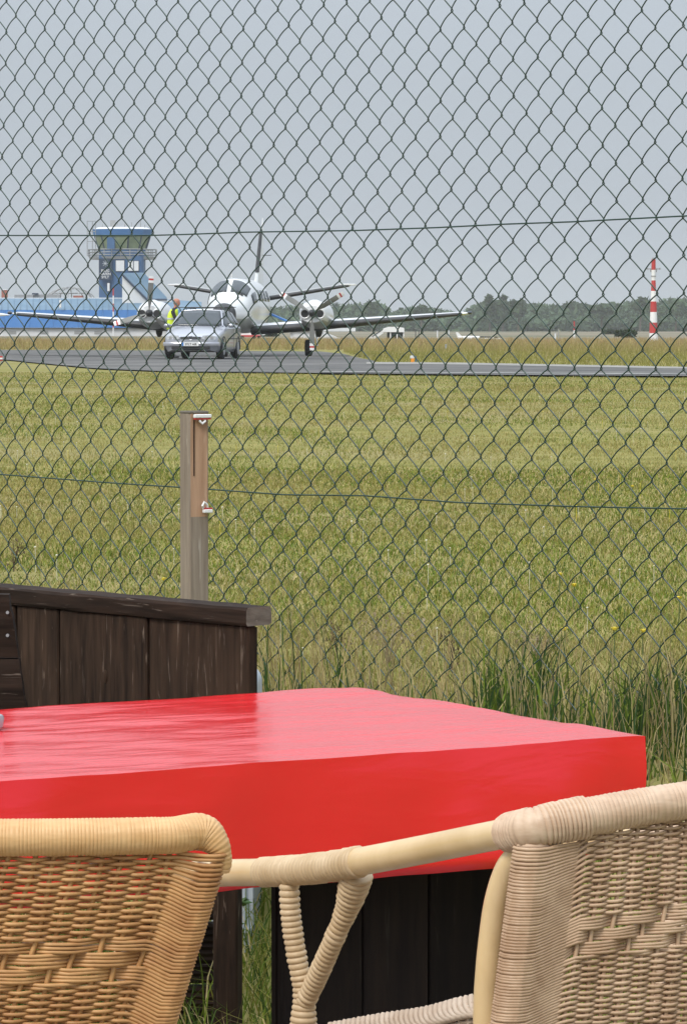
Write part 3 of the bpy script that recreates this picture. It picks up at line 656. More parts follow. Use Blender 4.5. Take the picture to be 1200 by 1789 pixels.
# orange runway marker
b = G(721, 632.5, ZL+.04); t = thing('taxiway_marker', 'small orange marker with white top at the tarmac edge', 'marker', (b.x, b.y, ZL))
k_ = b.y/F
m_ = MB(); m_.box((-.3*k_, 0, 4.5*k_), (6*k_, 5*k_, 9*k_), 0, 0, .01); m_.build('body', M('orange_plastic', (.75, .25, .01), .5, col2=(.8, .3, .02)), t)
m_ = MB(); m_.box((-1*k_, 0, 11.5*k_), (7*k_, 4*k_, 5*k_), .2, 0, .01); m_.build('top', mat['white_wall'], t)
m_ = MB(); m_.tube([(5.5*k_, 0, 0), (5.5*k_, 0, 13*k_)], 1.1*k_, 8); m_.build('blue_lamp_stake', mat['blue_deep'], t)
m_ = MB(); m_.box((3*k_, -.3, .02), (5*k_, .3, .06)); m_.build('base_plate', mat['concrete'], t)
# red white board at far left
b = G(2, 636, ZL+.03); t = thing('barrier_board', 'small red and white board on the tarmac edge at far left', 'barrier', (b.x, b.y, ZL+.03)); k_ = b.y/F
m_ = MB(); m_.box((-1*k_, 0, 10*k_), (7*k_, .03, 9*k_), .1); m_.build('board', mat['red'], t)
m_ = MB(); m_.box((-1*k_, -.03, 10*k_), (7.4*k_, .02, 3*k_), .1); m_.build('stripe', mat['white'], t)
m_ = MB(); m_.tube([(1.3*k_, 0, 0), (1.3*k_, 0, 6*k_)], .02, 6); m_.tube([(-3.5*k_, 0, 0), (-3.5*k_, 0, 6*k_)], .02, 6); m_.build('leg', mat['grey_metal'], t)
# white stairs with canopy
YS = 262.0; b = P(675, 595, YS); t = thing('boarding_stairs', 'white boarding stairs under a pale canopy far out on the grass', 'stairs', (b.x, YS, ZL))
m_ = MB(); ppoly(m_, [(641, 592.5), (668, 575.5), (676, 574), (676, 577.5), (655, 591.5), (645, 594.5)], YS, 1.4); m_.build('flight_side', mat['white'], t, False, True)
for k in range(4):
    m_ = MB(); x = 649+k*5.4; y = 587.6-k*3.6; ppoly(m_, [(x, y), (x+5, y-3.4), (x+7, y-3), (x+2, y+.6)], YS-.03, .02); m_.build('tread_gap', mat['glass'], t, False, True)
m_ = MB(); ppoly(m_, [(668, 577), (670, 573.5), (679, 570.6), (693, 570.4), (706, 572.5), (706.5, 580), (676, 579.5), (668, 579.5)], YS-.1, 2.0); m_.build('canopy', mat['white'], t, False, True)
for x in (682, 693.5, 705):
    m_ = MB(); pb(m_, x-1, x+1, 579, 596, YS, .2); m_.build('pillar', mat['white'], t, False, True)
m_ = MB(); ppoly(m_, [(698, 596), (705.5, 586), (705.5, 596)], YS+.2, .5); m_.build('brace', mat['white'], t, False, True)
m_ = MB(); pb(m_, 676, 705, 580, 596, YS+1.6, .1); m_.build('rear_panel', mat['glass'], t, False, True)
m_ = MB(); pb(m_, 641, 706, 594.3, 596, YS-.05, 1.8); m_.build('chassis', mat['grey_metal'], t, False, True)
# low white aircraft lying in the grass
YA = 255.0; b = P(842, 596, YA); t = thing('light_aircraft', 'low white light aircraft parked in the far grass', 'aircraft', (b.x, YA, ZL), 0)
m_ = MB(); sec = []
for x, yc, h in [(800, 589, 2), (806, 590, 6.5), (820, 591, 9.5), (835, 591, 9), (850, 592, 7.5), (868, 593, 7), (880, 594, 5.5), (885, 595, 2)]:
    c = P(x, yc, YA); r = h*YA/F/2; sec.append([Vector((c.x, c.y+r*1.0*math.cos(a), c.z+r*math.sin(a))) for a in [k*math.pi/5 for k in range(10)]])
m_.loft(sec); m_.build('fuselage', mat['white'], t, True, True)
m_ = MB(); pb(m_, 838, 857, 587, 591, YA-.3, .2); m_.build('canopy', mat['glass'], t, False, True)
m_ = MB(); ppoly(m_, [(800, 592), (796, 580), (800, 580), (809, 590)], YA, .12); m_.build('tail_fin', mat['white'], t, False, True)
m_ = MB(); m_.box((P(850, 592, YA).x, YA, P(850, 591, YA).z), (.9, 9, .09)); m_.build('wing', mat['white'], t, False, True)
m_ = MB(); 
for x in (826, 866): c = P(x, 597, YA); m_.tube([(c.x, YA-.1, ZL+.16), (c.x, YA+.1, ZL+.16)], .16, 12)
m_.build('wheel', mat['tyre'], t, True, True)
# white huts seen under the wing
YH = 300.0; t = thing('white_hut', 'low white hut with pitched roof seen under the right wing', 'hut', (P(560, 592, YH).x, YH, ZL))
m_ = MB(); ppoly(m_, [(507, 592), (507, 582), (512, 577.5), (563, 578.5), (596, 591.8)], YH, 4); m_.build('wall', mat['white_wall'], t, False, True)
m_ = MB(); pb(m_, 565, 621, 572.5, 578.5, YH+6, 3); m_.build('upper_wall', mat['white_wall'], t, False, True)
m_ = MB(); ppoly(m_, [(505.5, 582), (511.5, 576.8), (563, 577.6), (563, 578.6), (512, 578), (507, 583)], YH-.2, 4.4); m_.build('roof', mat['grey_metal'], t, False, True)
t = thing('white_tank', 'long white low tank wagon with red stripe behind the fuselage', 'wagon', (P(440, 590, 290).x, 290, ZL))
m_ = MB(); pb(m_, 408, 462, 580, 585, 290, 2.2); m_.build('body', mat['white'], t, False, True)
m_ = MB(); pb(m_, 408, 455, 585, 588.5, 289.9, 2.2); m_.build('stripe', mat['red'], t, False, True)
m_ = MB()
for x in (414, 424, 444, 452): c = P(x, 591, 290); m_.tube([(c.x, 289.9, ZL+.15), (c.x, 290.3, ZL+.15)], .15, 10)
m_.build('wheel', mat['tyre'], t, True, True)
t = thing('parked_aircraft', 'white nose of another aircraft reaching in at the left edge', 'aircraft', (P(-60, 590, 330).x, 330, ZL))
m_ = MB(); sec = []
for x, yc, h in [(17.5, 550, .6), (12, 549.5, 3), (4, 549.5, 5.5), (-8, 549, 8), (-30, 548, 10), (-110, 548, 10), (-160, 546, 3)]:
    c = P(x, yc, 330); r = h*330/F/2; sec.append([Vector((c.x, c.y+r*math.cos(a), c.z+r*math.sin(a))) for a in [k*math.pi/5 for k in range(10)]])
m_.loft(sec); m_.build('fuselage', mat['white'], t, True, True)
m_ = MB()
for x in (-15, -90): c = P(x, 552, 330); m_.tube([(c.x, 330, ZL), (c.x, 330, c.z)], .06, 6); m_.tube([(c.x, 329.9, ZL+.2), (c.x, 330.1, ZL+.2)], .2, 10)
m_.build('landing_gear', mat['black'], t, True, True)

# ------------------------------------------------------------------ twin engined aeroplane, 115 m away
PL = thing('aeroplane', 'white twin propeller aeroplane with black leading edges facing the fence on the apron', 'aeroplane', (-3.60, 115.0, ZL+.03), math.atan2(-.996, -.087))
STN = [(2.72, 1.31, .04, .04), (2.62, 1.31, .17, .17), (2.45, 1.31, .31, .31), (2.2, 1.32, .39, .39), (1.7, 1.34, .52, .50), (1.15, 1.37, .64, .60), (0.75, 1.50, .72, .74), (0.2, 1.60, .76, .87), (-.4, 1.635, .78, .90), (-4.0, 1.64, .78, .90), (-5.5, 1.68, .66, .78), (-7.3, 1.80, .36, .50), (-9.0, 1.98, .10, .24)]
def fst(x):
    for a, b in zip(STN, STN[1:]):
        if b[0] <= x <= a[0]:
            q = (a[0]-x)/(a[0]-b[0]); return tuple(a[i]+(b[i]-a[i])*q for i in range(1, 4))
    return STN[0][1:] if x > STN[0][0] else STN[-1][1:]
def fpt(x, ang, off=0.0):   # ang from the top, positive to the aeroplane's left
    zc, ry, rz_ = fst(x); c, s_ = math.cos(ang), math.sin(ang); e = 2/2.25
    return Vector((x, (ry+off)*math.copysign(abs(s_)**e, s_), zc+(rz_+off)*math.copysign(abs(c)**e, c)))
def fring(x, n=28): return [fpt(x, 2*math.pi*k/n) for k in range(n)]
m_ = MB(); m_.loft([fring(x) for x in np.concatenate([[2.2], np.linspace(1.95, -9.0, 40)])])
mat['plane_white'] = M('aeroplane_white', (.72, .73, .74), .28, col2=(.78, .78, .78), nscale=1.5, coat=.4)
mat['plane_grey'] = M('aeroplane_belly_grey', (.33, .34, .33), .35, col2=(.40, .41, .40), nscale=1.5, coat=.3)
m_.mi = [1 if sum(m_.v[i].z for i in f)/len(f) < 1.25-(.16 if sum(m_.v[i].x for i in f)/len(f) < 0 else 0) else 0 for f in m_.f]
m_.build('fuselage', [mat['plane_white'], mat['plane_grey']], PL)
m_ = MB(); m_.loft([fring(x) for x in (2.72, 2.66, 2.55, 2.4, 2.2)]); m_.build('nose_cone', mat['boot'], PL)
def fpatch(name, x0, x1, a0, a1, m, off=.012, n=8, skew=0.0, parent=PL):
    mb = MB(); vs, fs = [], []
    for i in range(n+1):
        for j in range(n+1):
            q = i/n; w = j/n; vs.append(fpt(x0+(x1-x0)*q+skew*w, a0+(a1-a0)*w, off))
    mb.add(vs, [(i*(n+1)+j, i*(n+1)+j+1, (i+1)*(n+1)+j+1, (i+1)*(n+1)+j) for i in range(n) for j in range(n)])
    o_ = mb.build(name, m, parent); md = o_.modifiers.new('thick', 'SOLIDIFY'); md.thickness = .01; md.offset = 0; return o_
for sgn in (-1, 1): fpatch('windscreen_pane', 1.0, .24, sgn*R(4), sgn*R(52), mat['glass'], skew=-.12)
for sgn in (-1, 1): fpatch('cockpit_side_window', .45, -.35, sgn*R(62), sgn*R(84), mat['glass'], n=4, skew=0)
for k in range(4):
    for sgn in (-1, 1): fpatch('cabin_window', -1.0-k*.85, -1.45-k*.85, sgn*R(58), sgn*R(82), mat['glass'], n=4)
fpatch('windscreen_wiper', 1.02, .95, R(20), R(40), mat['black'], .02, 3)
def wing_ring(x_le, chord, th, y, z, n=7):
    pts = []
    prof_ = [(0, 0), (.03, .35), (.12, .75), (.3, 1), (.6, .75), (1, .05)]
    up_ = [(a, b*.55) for a, b in prof_]; dn = [(a, -b*.45) for a, b in reversed(prof_[1:-1])] 
    return [Vector((x_le-a*chord, y, z+b*th)) for a, b in up_+[(1, -.03)]+dn]
def wing(name, sgn, spec_, m, boot=None):
    mb = MB(); mb.loft([wing_ring(x, c, t, sgn*y, z) for x, c, t, y, z in spec_]); w_ = mb.build(name, m, PL, angle=50)
    if boot:
        mb = MB(); rr_ = []
        for x, c, t, y, z in spec_[:-1] if boot == 1 else spec_:
            rr_.append([Vector((x+.015-a*c, sgn*y, z+b*t)) for a, b in [(.10, .34), (.04, .24), (.0, .06), (-.004, -.08), (.0, -.22), (.05, -.40), (.16, -.49), (.16, -.40), (.03, 0), (.10, .28)]])
        mb.loft(rr_); mb.build('de_icing_boot', mat['boot'], PL, angle=60)
    return w_
for sgn in (-1, 1):
    wing('wing', sgn, [(-.9, 2.4, .36, .5, .86), (-1.05, 2.2, .34, 2.6, 1.00), (-1.35, 1.75, .22, 5.2, 1.21), (-1.62, 1.35, .13, 7.35, 1.385), (-1.75, 1.1, .05, 7.55, 1.40)], mat['plane_white'], 1)
    wing('tailplane', sgn, [(-8.1, 1.15, .20, .1, 1.93), (-8.35, .95, .17, 1.6, 2.17), (-8.6, .75, .13, 3.05, 2.41)], mat['plane_grey'], 2)
    m_ = MB(); m_.box((-8.85, sgn*3.0, 2.425), (.55, .55, .05), 0, 0, .01); m_.build('elevator_horn', mat['plane_white'], PL)
    m_ = MB(); m_.ellipsoid((-1.75, sgn*7.6, 1.42), (.16, .08, .06), 10, 6); m_.build('tip_lamp', mat['glass'], PL)
# fin with rudder
m_ = MB()
def fin_ring(z, le, te, th): return [Vector((le, 0, z)), Vector((le-.12, th, z)), Vector((te, th*.2, z)), Vector((te, -th*.2, z)), Vector((le-.12, -th, z))]
m_.loft([fin_ring(2.1, -6.2, -9.0, .08), fin_ring(2.6, -6.9, -9.05, .06), fin_ring(4.35, -8.45, -9.3, .035), fin_ring(4.42, -8.7, -9.3, .02)]); m_.build('fin', mat['plane_white'], PL, angle=20)
m_ = MB(); m_.loft([[Vector((le+.03, 0, z)), Vector((le-.12, th+.02, z)), Vector((le-.2, 0, z)), Vector((le-.12, -th-.02, z))] for z, le, th in [(2.83, -7.1, .055), (4.22, -8.32, .035)]]); m_.build('fin_boot', mat['boot'], PL, angle=20)
m_ = MB(); m_.tube([(-8.9, 0, 4.4), (-9.0, 0, 4.75)], [.03, .01], 5); m_.build('aerial', mat['plane_white'], PL)
m_ = MB(); m_.tube([(-9.0, .3, 3.45), (-9.0, -.1, 3.45)], .012, 5); m_.build('aerial', mat['black'], PL)
m_ = MB(); m_.box((.9, .1, 2.58), (.18, .03, .14)); m_.build('aerial', mat['plane_white'], PL)
# engines and propellers
NS = [(.22, .30, .27, 1.37), (.16, .36, .33, 1.375), (.0, .42, .37, 1.38), (-.5, .50, .44, 1.37), (-1.3, .54, .47, 1.33), (-2.4, .46, .38, 1.27), (-3.3, .22, .16, 1.25), (-3.5, .06, .05, 1.25)]
def prop(y, angs):
    hub = MB(); hub.loft([[Vector((x, y+r*math.cos(a), 1.40+r*math.sin(a))) for a in [k*math.pi/7 for k in range(14)]] for x, r in [(.62, .01), (.58, .055), (.45, .10), (.36, .12), (.24, .12)]])
    p_ = hub.build('propeller', mat['black'], PL)
    for A in angs:
        mb = MB(); d = Vector((0, math.cos(A), math.sin(A))); w = Vector((0, -math.sin(A), math.cos(A))); f_ = Vector((1, 0, 0)); rings, marks = [], []
        for r, wd_, tw_ in [(.10, .05, 1.2), (.25, .10, .9), (.42, .17, .62), (.7, .185, .45), (.98, .17, .36), (1.0, .17, .35), (1.06, .165, .33), (1.062, .165, .33), (1.12, .16, .33), (1.122, .16, .33), (1.18, .15, .32), (1.2, .13, .32)]:
            u = w*math.cos(tw_)+f_*math.sin(tw_); v_ = f_*math.cos(tw_)-w*math.sin(tw_); c = Vector((.38, y, 1.40))+d*r
            rings.append([c+u*wd_*.5, c+v_*.016, c-u*wd_*.5, c-v_*.012]); marks.append(r)
        mb.loft(rings); nm = len(marks)-1
        for k in range(nm):
            rm = (marks[k]+marks[k+1])/2; mi_ = 0 if rm < .99 else (1 if rm < 1.061 else (2 if rm < 1.121 else 1))
            for j in range(4): mb.mi[k*4+j] = mi_
        mb.mi[-1] = 1
        mb.build('blade', [M('blade_grey', (.15, .155, .145), .5, col2=(.19, .19, .18), nscale=3), mat['plane_white'], mat['red']], p_, angle=25)
for y, angs in ((2.63, [R(-212+0), R(32), R(-90)]), (-2.66, [R(86), R(197), R(-40)])):
    m_ = MB(); m_.loft([[Vector((x, y+ry*math.copysign(abs(math.cos(a))**.85, math.cos(a)), zc+rz_*math.copysign(abs(math.sin(a))**.85, math.sin(a)))) for a in [k*math.pi/11 for k in range(22)]] for x, ry, rz_, zc in NS])
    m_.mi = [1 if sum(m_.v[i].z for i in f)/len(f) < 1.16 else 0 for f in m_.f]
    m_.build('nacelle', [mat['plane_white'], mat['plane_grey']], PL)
    m_ = MB(); m_.loft([[Vector((x, y+r*1.2*math.cos(a), 1.62+dz+r*.8*math.sin(a))) for a in [k*math.pi/7 for k in range(14)]] for x, r, dz in [(.2, .10, -.02), (.1, .18, 0), (-.5, .22, .05), (-1.2, .1, .05)]]); m_.build('cowl_scoop', mat['plane_white'], PL)
    for s_ in (-1, 1):
        m_ = MB(); m_.tube([(.23, y+s_*.245, 1.375), (.255, y+s_*.245, 1.375)], [.135, .125], 16); m_.build('air_inlet', mat['black'], PL)
        m_ = MB(); pts = [Vector((.25, y+s_*.245+.145*math.cos(a), 1.375+.145*math.sin(a))) for a in np.linspace(0, 2*math.pi, 19)]; m_.tube(pts, .025, 6); m_.build('inlet_lip', mat['plane_white'], PL)
    m_ = MB(); m_.tube([Vector((.21, y+.36*math.cos(a), 1.33+.22*math.sin(a))) for a in np.linspace(math.pi+.2, 2*math.pi-.2, 12)], .03, 6); m_.build('chin_lip', mat['plane_white'], PL)
    m_ = MB(); m_.ellipsoid((-2.0, y-.0, .86), (.22, .12, .26), 12, 8); m_.build('exhaust_duct', mat['black'], PL)
    yw = y-.33*(1 if y > 0 else -1)
    m_ = MB(); m_.tube([(-1.9, yw-.11, .27), (-1.9, yw-.08, .27), (-1.9, yw+.08, .27), (-1.9, yw+.11, .27)], [.24, .27, .27, .24], 20); wh = m_.build('main_wheel', mat['tyre'], PL)
    m_ = MB(); m_.tube([(-1.9, yw-.115, .27), (-1.9, yw+.115, .27)], .12, 12); m_.build('rim', mat['grey_metal'], wh)
    m_ = MB(); m_.tube([(-1.9, yw+.16, .27), (-1.85, yw+.15, .6), (-1.8, yw+.1, 1.1)], .05, 8); m_.tube([(-1.9, yw, .27), (-1.9, yw+.17, .27)], .035, 6); m_.build('main_gear_leg', mat['grey_metal'], PL)
    m_ = MB(); m_.prism([(-1.6, yw+.23, .9), (-2.1, yw+.23, .9), (-2.05, yw+.28, .33), (-1.7, yw+.28, .33)], (0, .02, 0)); m_.build('gear_door', mat['plane_white'], PL, False)
    prop(y, angs)
m_ = MB(); m_.tube([(1.9, -.07, .22), (1.9, .07, .22)], .22, 18); m_.build('nose_wheel', mat['tyre'], PL)
m_ = MB(); m_.tube([(1.9, .1, .22), (1.9, .1, .5), (1.7, 0, 1.0)], .045, 8); m_.tube([(1.9, 0, .22), (1.9, .1, .22)], .03, 6); m_.build('nose_gear_leg', mat['grey_metal'], PL)
m_ = MB(); m_.prism([(-4.6, .72, 1.42), (-5.4, .70, 1.42), (-5.4, 1.28, 1.17), (-4.6, 1.30, 1.17)], (0, -.02, -.05)); m_.build('airstair_door', mat['blue'], PL, False)

# ------------------------------------------------------------------ silver estate car
CAR = thing('parked_car', 'silver estate car with roof bars parked nose-on before the aeroplane', 'car', (-4.22, 106.7, ZL+.03), math.atan2(-.991, -.131))
# stations: x, zlow, belt half width, belt z, top half width, top z
CST = [(2.12, .34, .50, .60, .40, .66), (2.06, .26, .66, .64, .52, .71), (1.93, .22, .78, .68, .60, .765), (1.7, .20, .83, .76, .62, .84), (1.3, .20, .86, .84, .62, .925), (.98, .20, .865, .90, .62, .975), (.80, .20, .865, .93, .66, 1.05), (.15, .20, .865, .94, .58, 1.41), (-.3, .20, .865, .95, .57, 1.455), (-1.2, .20, .865, .96, .56, 1.46), (-1.85, .22, .85, .96, .55, 1.42), (-2.0, .24, .83, .96, .56, 1.28), (-2.12, .28, .80, .94, .60, .98), (-2.2, .34, .74, .80, .5, .84)]
def cst(x):
    for a, b in zip(CST, CST[1:]):
        if b[0] <= x <= a[0]:
            q = (a[0]-x)/(a[0]-b[0]); return [a[i]+(b[i]-a[i])*q for i in range(1, 6)]
def csec(x, off=0.0):
    zl, wb, zb, wt, zt = cst(x)
    h = [(0, zl), (wb*.90, zl), (wb*.98, zl+.10), (wb+.005, (zl+zb)/2), (wb, zb-.05), (wb-.03, zb)]
    h += [(wt+.035, zt-.09 if zt-zb > .12 else zb+(zt-zb)*.4), (wt, zt-.03 if zt-zb > .12 else zb+(zt-zb)*.7), (wt-.14, zt), (0, zt+.02)]
    return [(a+off*(1 if a > 0 else 0), b) for a, b in h]
m_ = MB(); rings = []
for x in [2.12, 2.09, 2.06, 2.0, 1.93, 1.8, 1.7, 1.5, 1.3, 1.1, .98, .8, .6, .4, .15, -.1, -.3, -.7, -1.2, -1.5, -1.85, -2.0, -2.12, -2.2]:
    s_ = csec(x); rings.append([Vector((x, a, b)) for a, b in s_]+[Vector((x, -a, b)) for a, b in reversed(s_[1:-1])])
m_.loft(rings); m_.build('body', mat['silver'], CAR, angle=28)
def cpatch(name, corners, m, sgn=1, off=.012, n=4, parent=CAR):
    # corners: (x, k) along the section polyline parameter k
    def S(x, k):
        s_ = csec(x); i = min(len(s_)-2, int(k)); q = k-i
        return Vector((x, sgn*(s_[i][0]+(s_[i+1][0]-s_[i][0])*q+off*(1 if k < 7.6 else .2)), s_[i][1]+(s_[i+1][1]-s_[i][1])*q+(off if k > 7.5 else off*.3)))
    mb = MB(); vs = []
    (xa, ka), (xb, kb), (xc, kc), (xd, kd) = corners
    for i in range(n+1):
        for j in range(n+1):
            u, v = i/n, j/n
            vs.append(S((xa*(1-u)+xb*u)*(1-v)+(xd*(1-u)+xc*u)*v, (ka*(1-u)+kb*u)*(1-v)+(kd*(1-u)+kc*u)*v))
    mb.add(vs, [(i*(n+1)+j, i*(n+1)+j+1, (i+1)*(n+1)+j+1, (i+1)*(n+1)+j) for i in range(n) for j in range(n)])
    o_ = mb.build(name, m, parent); md = o_.modifiers.new('thick', 'SOLIDIFY'); md.thickness = .012; md.offset = 0; return o_
mb = MB(); vs = []
for i in range(7):
    x = .93+(.24-.93)*i/6; zl, wb, zb, wt, zt = cst(x)
    zs = .965+(1.40-.965)*i/6; hw_ = .74-(.17)*i/6
    for j in range(9): q = -1+j/4; vs.append((x+.06*(1-q*q)+.02, hw_*q, zs+.035+.0*(1-q*q)))
mb.add(vs, [(i*9+j, i*9+j+1, (i+1)*9+j+1, (i+1)*9+j) for i in range(6) for j in range(8)])
ws = mb.build('windscreen', mat['glass'], CAR); md = ws.modifiers.new('thick', 'SOLIDIFY'); md.thickness = .015
m_ = MB()
for s_ in (-1, 1): m_.tube([(.98, s_*.765, .975), (.60, s_*.68, 1.22), (.20, s_*.58, 1.435)], .028, 6)
m_.tube([(.20, -.58, 1.435), (.22, 0, 1.465), (.20, .58, 1.435)], .022, 6); m_.build('windscreen_pillar', mat['silver'], CAR)
for s_ in (-1, 1):
    for (x0, x1) in [(.52, -.28), (-.34, -1.12), (-1.18, -1.85)]:
        cpatch('side_window', [(x0+.22 if x0 > 0 else x0, 5.15), (x1, 5.15), (x1, 6.6), (x0-.15 if x0 > 0 else x0, 6.6)], mat['glass'], s_, .02)
    m_ = MB(); m_.ellipsoid((.62, s_*.97, .99), (.07, .11, .07), 10, 6); m_.build('door_mirror', mat['silver'], CAR)
    m_ = MB(); m_.tube([(-.1, s_*.53, 1.50), (-.2, s_*.53, 1.515), (-1.7, s_*.52, 1.51), (-1.8, s_*.52, 1.48)], .016, 6)
    for xx in (-.15, -.9, -1.7): m_.tube([(xx, s_*.53, 1.45), (xx, s_*.53, 1.51)], .014, 5)
    m_.build('roof_rail', mat['black'], CAR)
    m_ = MB()
    for xx in (-.30,): m_.tube([(xx, s_*.885, .93), (xx, s_*.885, .3)], .004, 4)
    m_.tube([(.62, s_*.885, .60), (-1.7, s_*.885, .60)], .012, 4); m_.build('door_strip', mat['black'], CAR)
    m_ = MB(); m_.box((-.15, s_*.885, .80), (.18, .02, .03)); m_.build('door_handle', mat['silver'], CAR)
    # lamps
    m_ = MB(); hl = [(.33, .60), (.36, .695), (.60, .71), (.745, .665), (.72, .575), (.5, .555)]
    m_.prism([(2.165 - (a-.33)*.36, s_*a, b) for a, b in hl], (-.06, 0, 0)); o_ = m_.build('headlamp', M('lamp_glass', (.62, .64, .66), .12, spec=.8, col2=(.45, .47, .5), nscale=14, coat=.5), CAR, False)
    m_ = MB(); m_.tube([(2.118, s_*.47, .63), (2.135, s_*.47, .63)], .052, 12); m_.tube([(2.065, s_*.61, .63), (2.088, s_*.61, .63)], .048, 12); m_.build('reflector', mat['grey_metal'], o_)
    for xw in (1.32, -1.28):
        m_ = MB(); yy = s_*.762
        m_.tube([(xw, yy-.10, .31), (xw, yy-.08, .31), (xw, yy+.08, .31), (xw, yy+.10, .31)], [.28, .31, .31, .28], 24); w_ = m_.build('wheel', mat['tyre'], CAR)
        m_ = MB(); m_.tube([(xw, yy+s_*.085, .31), (xw, yy+s_*.108, .31)], [.20, .19], 16); m_.build('rim', mat['grey_metal'], w_)
        m_ = MB(); pts = [Vector((xw+.345*math.cos(a), s_*.850, .31+.345*math.sin(a))) for a in np.linspace(-.15, math.pi+.15, 14)]; m_.tube(pts, .03, 6); m_.build('wheel_arch', mat['black'], CAR)
m_ = MB()
for zz in (.612, .650): m_.box((2.125, 0, zz), (.05, .60, .022))
m_.build('grille', mat['black'], CAR)
m_ = MB(); m_.tube([(2.135, 0+.065*math.cos(a), .64+.065*math.sin(a)) for a in np.linspace(0, 2*math.pi, 19)], .010, 6)
m_.tube([(2.135, -.05, .675), (2.14, 0, .60), (2.135, .05, .675)], .009, 5); m_.tube([(2.135, -.03, .61), (2.14, 0, .655), (2.135, .03, .61)], .007, 5)
m_.build('emblem', M('chrome', (.7, .7, .72), .15, metal=1, col2=(.75, .75, .75)), CAR)
m_ = MB(); m_.box((2.115, 0, .335), (.05, 1.14, .085), 0, 0, .01); m_.box((2.10, 0, .255), (.05, .62, .03)); m_.build('lower_intake', mat['black'], CAR)
m_ = MB(); m_.loft([[Vector((x, y, z)) for x, z in ((2.16, .50), (2.18, .46), (2.16, .39), (2.04, .39), (2.04, .50))] if abs(y) < .5 else [Vector((x-.9*(abs(y)-.5)**1.6, y, z)) for x, z in ((2.16, .50), (2.18, .46), (2.16, .39), (2.04, .39), (2.04, .50))] for y in (-.84, -.78, -.70, -.6, -.3, 0, .3, .6, .70, .78, .84)]); m_.build('bumper', mat['silver'], CAR, angle=40)
m_ = MB(); m_.box((2.185, 0, .445), (.012, .50, .11)); pl = m_.build('number_plate', mat['white'], CAR, False)
m_ = MB(); m_.box((2.193, -.225, .445), (.006, .045, .106)); m_.build('blue_band', mat['blue'], pl, False)
rotp = (Matrix.Rotation(CAR.rotation_euler.z, 3, 'Z') @ Matrix.Rotation(math.pi/2, 3, 'Z') @ Matrix.Rotation(math.pi/2, 3, 'X'))
o_ = text_mesh('SYLT AIR', .088, 'plate_lettering', mat['black'], CAR, MATS['parked_car'] @ Vector((2.195, .02, .413)), rotp, .002)
o_.parent = pl
m_ = MB()
for xx in (-.35, -1.35): m_.tube([(xx, -.62, 1.535), (xx, .62, 1.535)], .02, 6)
m_.tube([(-.35, -.9, 1.54), (-.35, .95, 1.545)], .012, 5); m_.build('roof_bar', mat['black'], CAR)

# ------------------------------------------------------------------ man in a yellow vest beside the car
MAN = thing('person', 'bald man in a yellow high-visibility vest over black standing behind the silver car', 'person', (-5.27, 109.4, ZL+.03), R(-8))
m_ = MB()   # local x = towards the nose of the aeroplane (picture right); he leans and reaches that way
m_.loft([[Vector((cx_+rx*math.cos(a), ry*math.sin(a), z)) for a in [k*math.pi/8 for k in range(16)]] for z, cx_, rx, ry in
         [(.90, -.02, .13, .17), (1.0, -.01, .14, .175), (1.15, 0, .13, .165), (1.3, .02, .135, .185), (1.42, .05, .13, .20), (1.5, .075, .09, .15), (1.54, .09, .06, .07), (1.60, .115, .052, .055)]])
def hd(z, cx_, rx, ry): return [Vector((cx_+rx*math.cos(a), ry*math.sin(a), z)) for a in [k*math.pi/8 for k in range(16)]]
m_.loft([hd(1.57, .13, .04, .045), hd(1.60, .145, .075, .062), hd(1.65, .15, .095, .072), hd(1.70, .145, .10, .078), hd(1.76, .14, .10, .077), hd(1.80, .135, .08, .062), hd(1.825, .13, .04, .03)])
m_.loft([[Vector((.235+dx, y*.016, z)) for y in (-1, 1)]+[Vector((.262+dx, 0, z))] for z, dx in ((1.665, .0), (1.70, -.012), (1.73, -.02))])   # nose
for s_ in (-1, 1): m_.ellipsoid((.135, s_*.082, 1.70), (.022, .012, .034), 8, 5)
for s_ in (-1, 1):
    m_.tube([(-.0, s_*.09, .92), (.02, s_*.10, .70), (.01, s_*.10, .48), (-.02, s_*.10, .25), (-.03, s_*.10, .10)], [.10, .085, .062, .055, .045], 12)
    m_.tube([(-.06, s_*.10, .04), (.0, s_*.10, .055), (.10, s_*.105, .045), (.19, s_*.11, .03)], [.04, .055, .045, .03], 10)
    m_.tube([(.05, s_*.18, 1.44), (.07, s_*.22, 1.38), (.14, s_*.235, 1.22), (.20, s_*.235, 1.12), (.33, s_*.20, 1.13), (.43, s_*.17, 1.16)], [.06, .062, .05, .045, .036, .028], 12)
    m_.tube([(.42, s_*.17, 1.16), (.47, s_*.165, 1.165), (.50, s_*.16, 1.165)], [.028, .036, .03], 10)
    for q in range(4): m_.tube([(.49, s_*(.143+q*.016), 1.165), (.54, s_*(.14+q*.017), 1.162-.004*q), (.565+.008*math.sin(q+1), s_*(.14+q*.017), 1.148)], [.0115, .0105, .009], 6)
    m_.tube([(.46, s_*.145, 1.165), (.49, s_*.12, 1.178), (.52, s_*.115, 1.176)], [.013, .011, .009], 6)
tmp = m_.build('body', mat['black'], None); rm = tmp.modifiers.new('r', 'REMESH'); rm.mode = 'VOXEL'; rm.voxel_size = .0095; rm.use_smooth_shade = True
dg = bpy.context.evaluated_depsgraph_get(); dg.update(); me = bpy.data.meshes.new_from_object(tmp.evaluated_get(dg)); bpy.data.objects.remove(tmp); me.name = 'body'
me.materials.clear()
skin = M('sunburnt_skin', (.42, .17, .11), .55, col2=(.48, .22, .15), nscale=20); cloth = M('black_shirt', (.015, .015, .018), .85, col2=(.025, .025, .028), nscale=20); trs = M('dark_trousers', (.03, .035, .05), .9, col2=(.04, .045, .06), nscale=20)
for x in (skin, cloth, trs, mat['black']): me.materials.append(x)
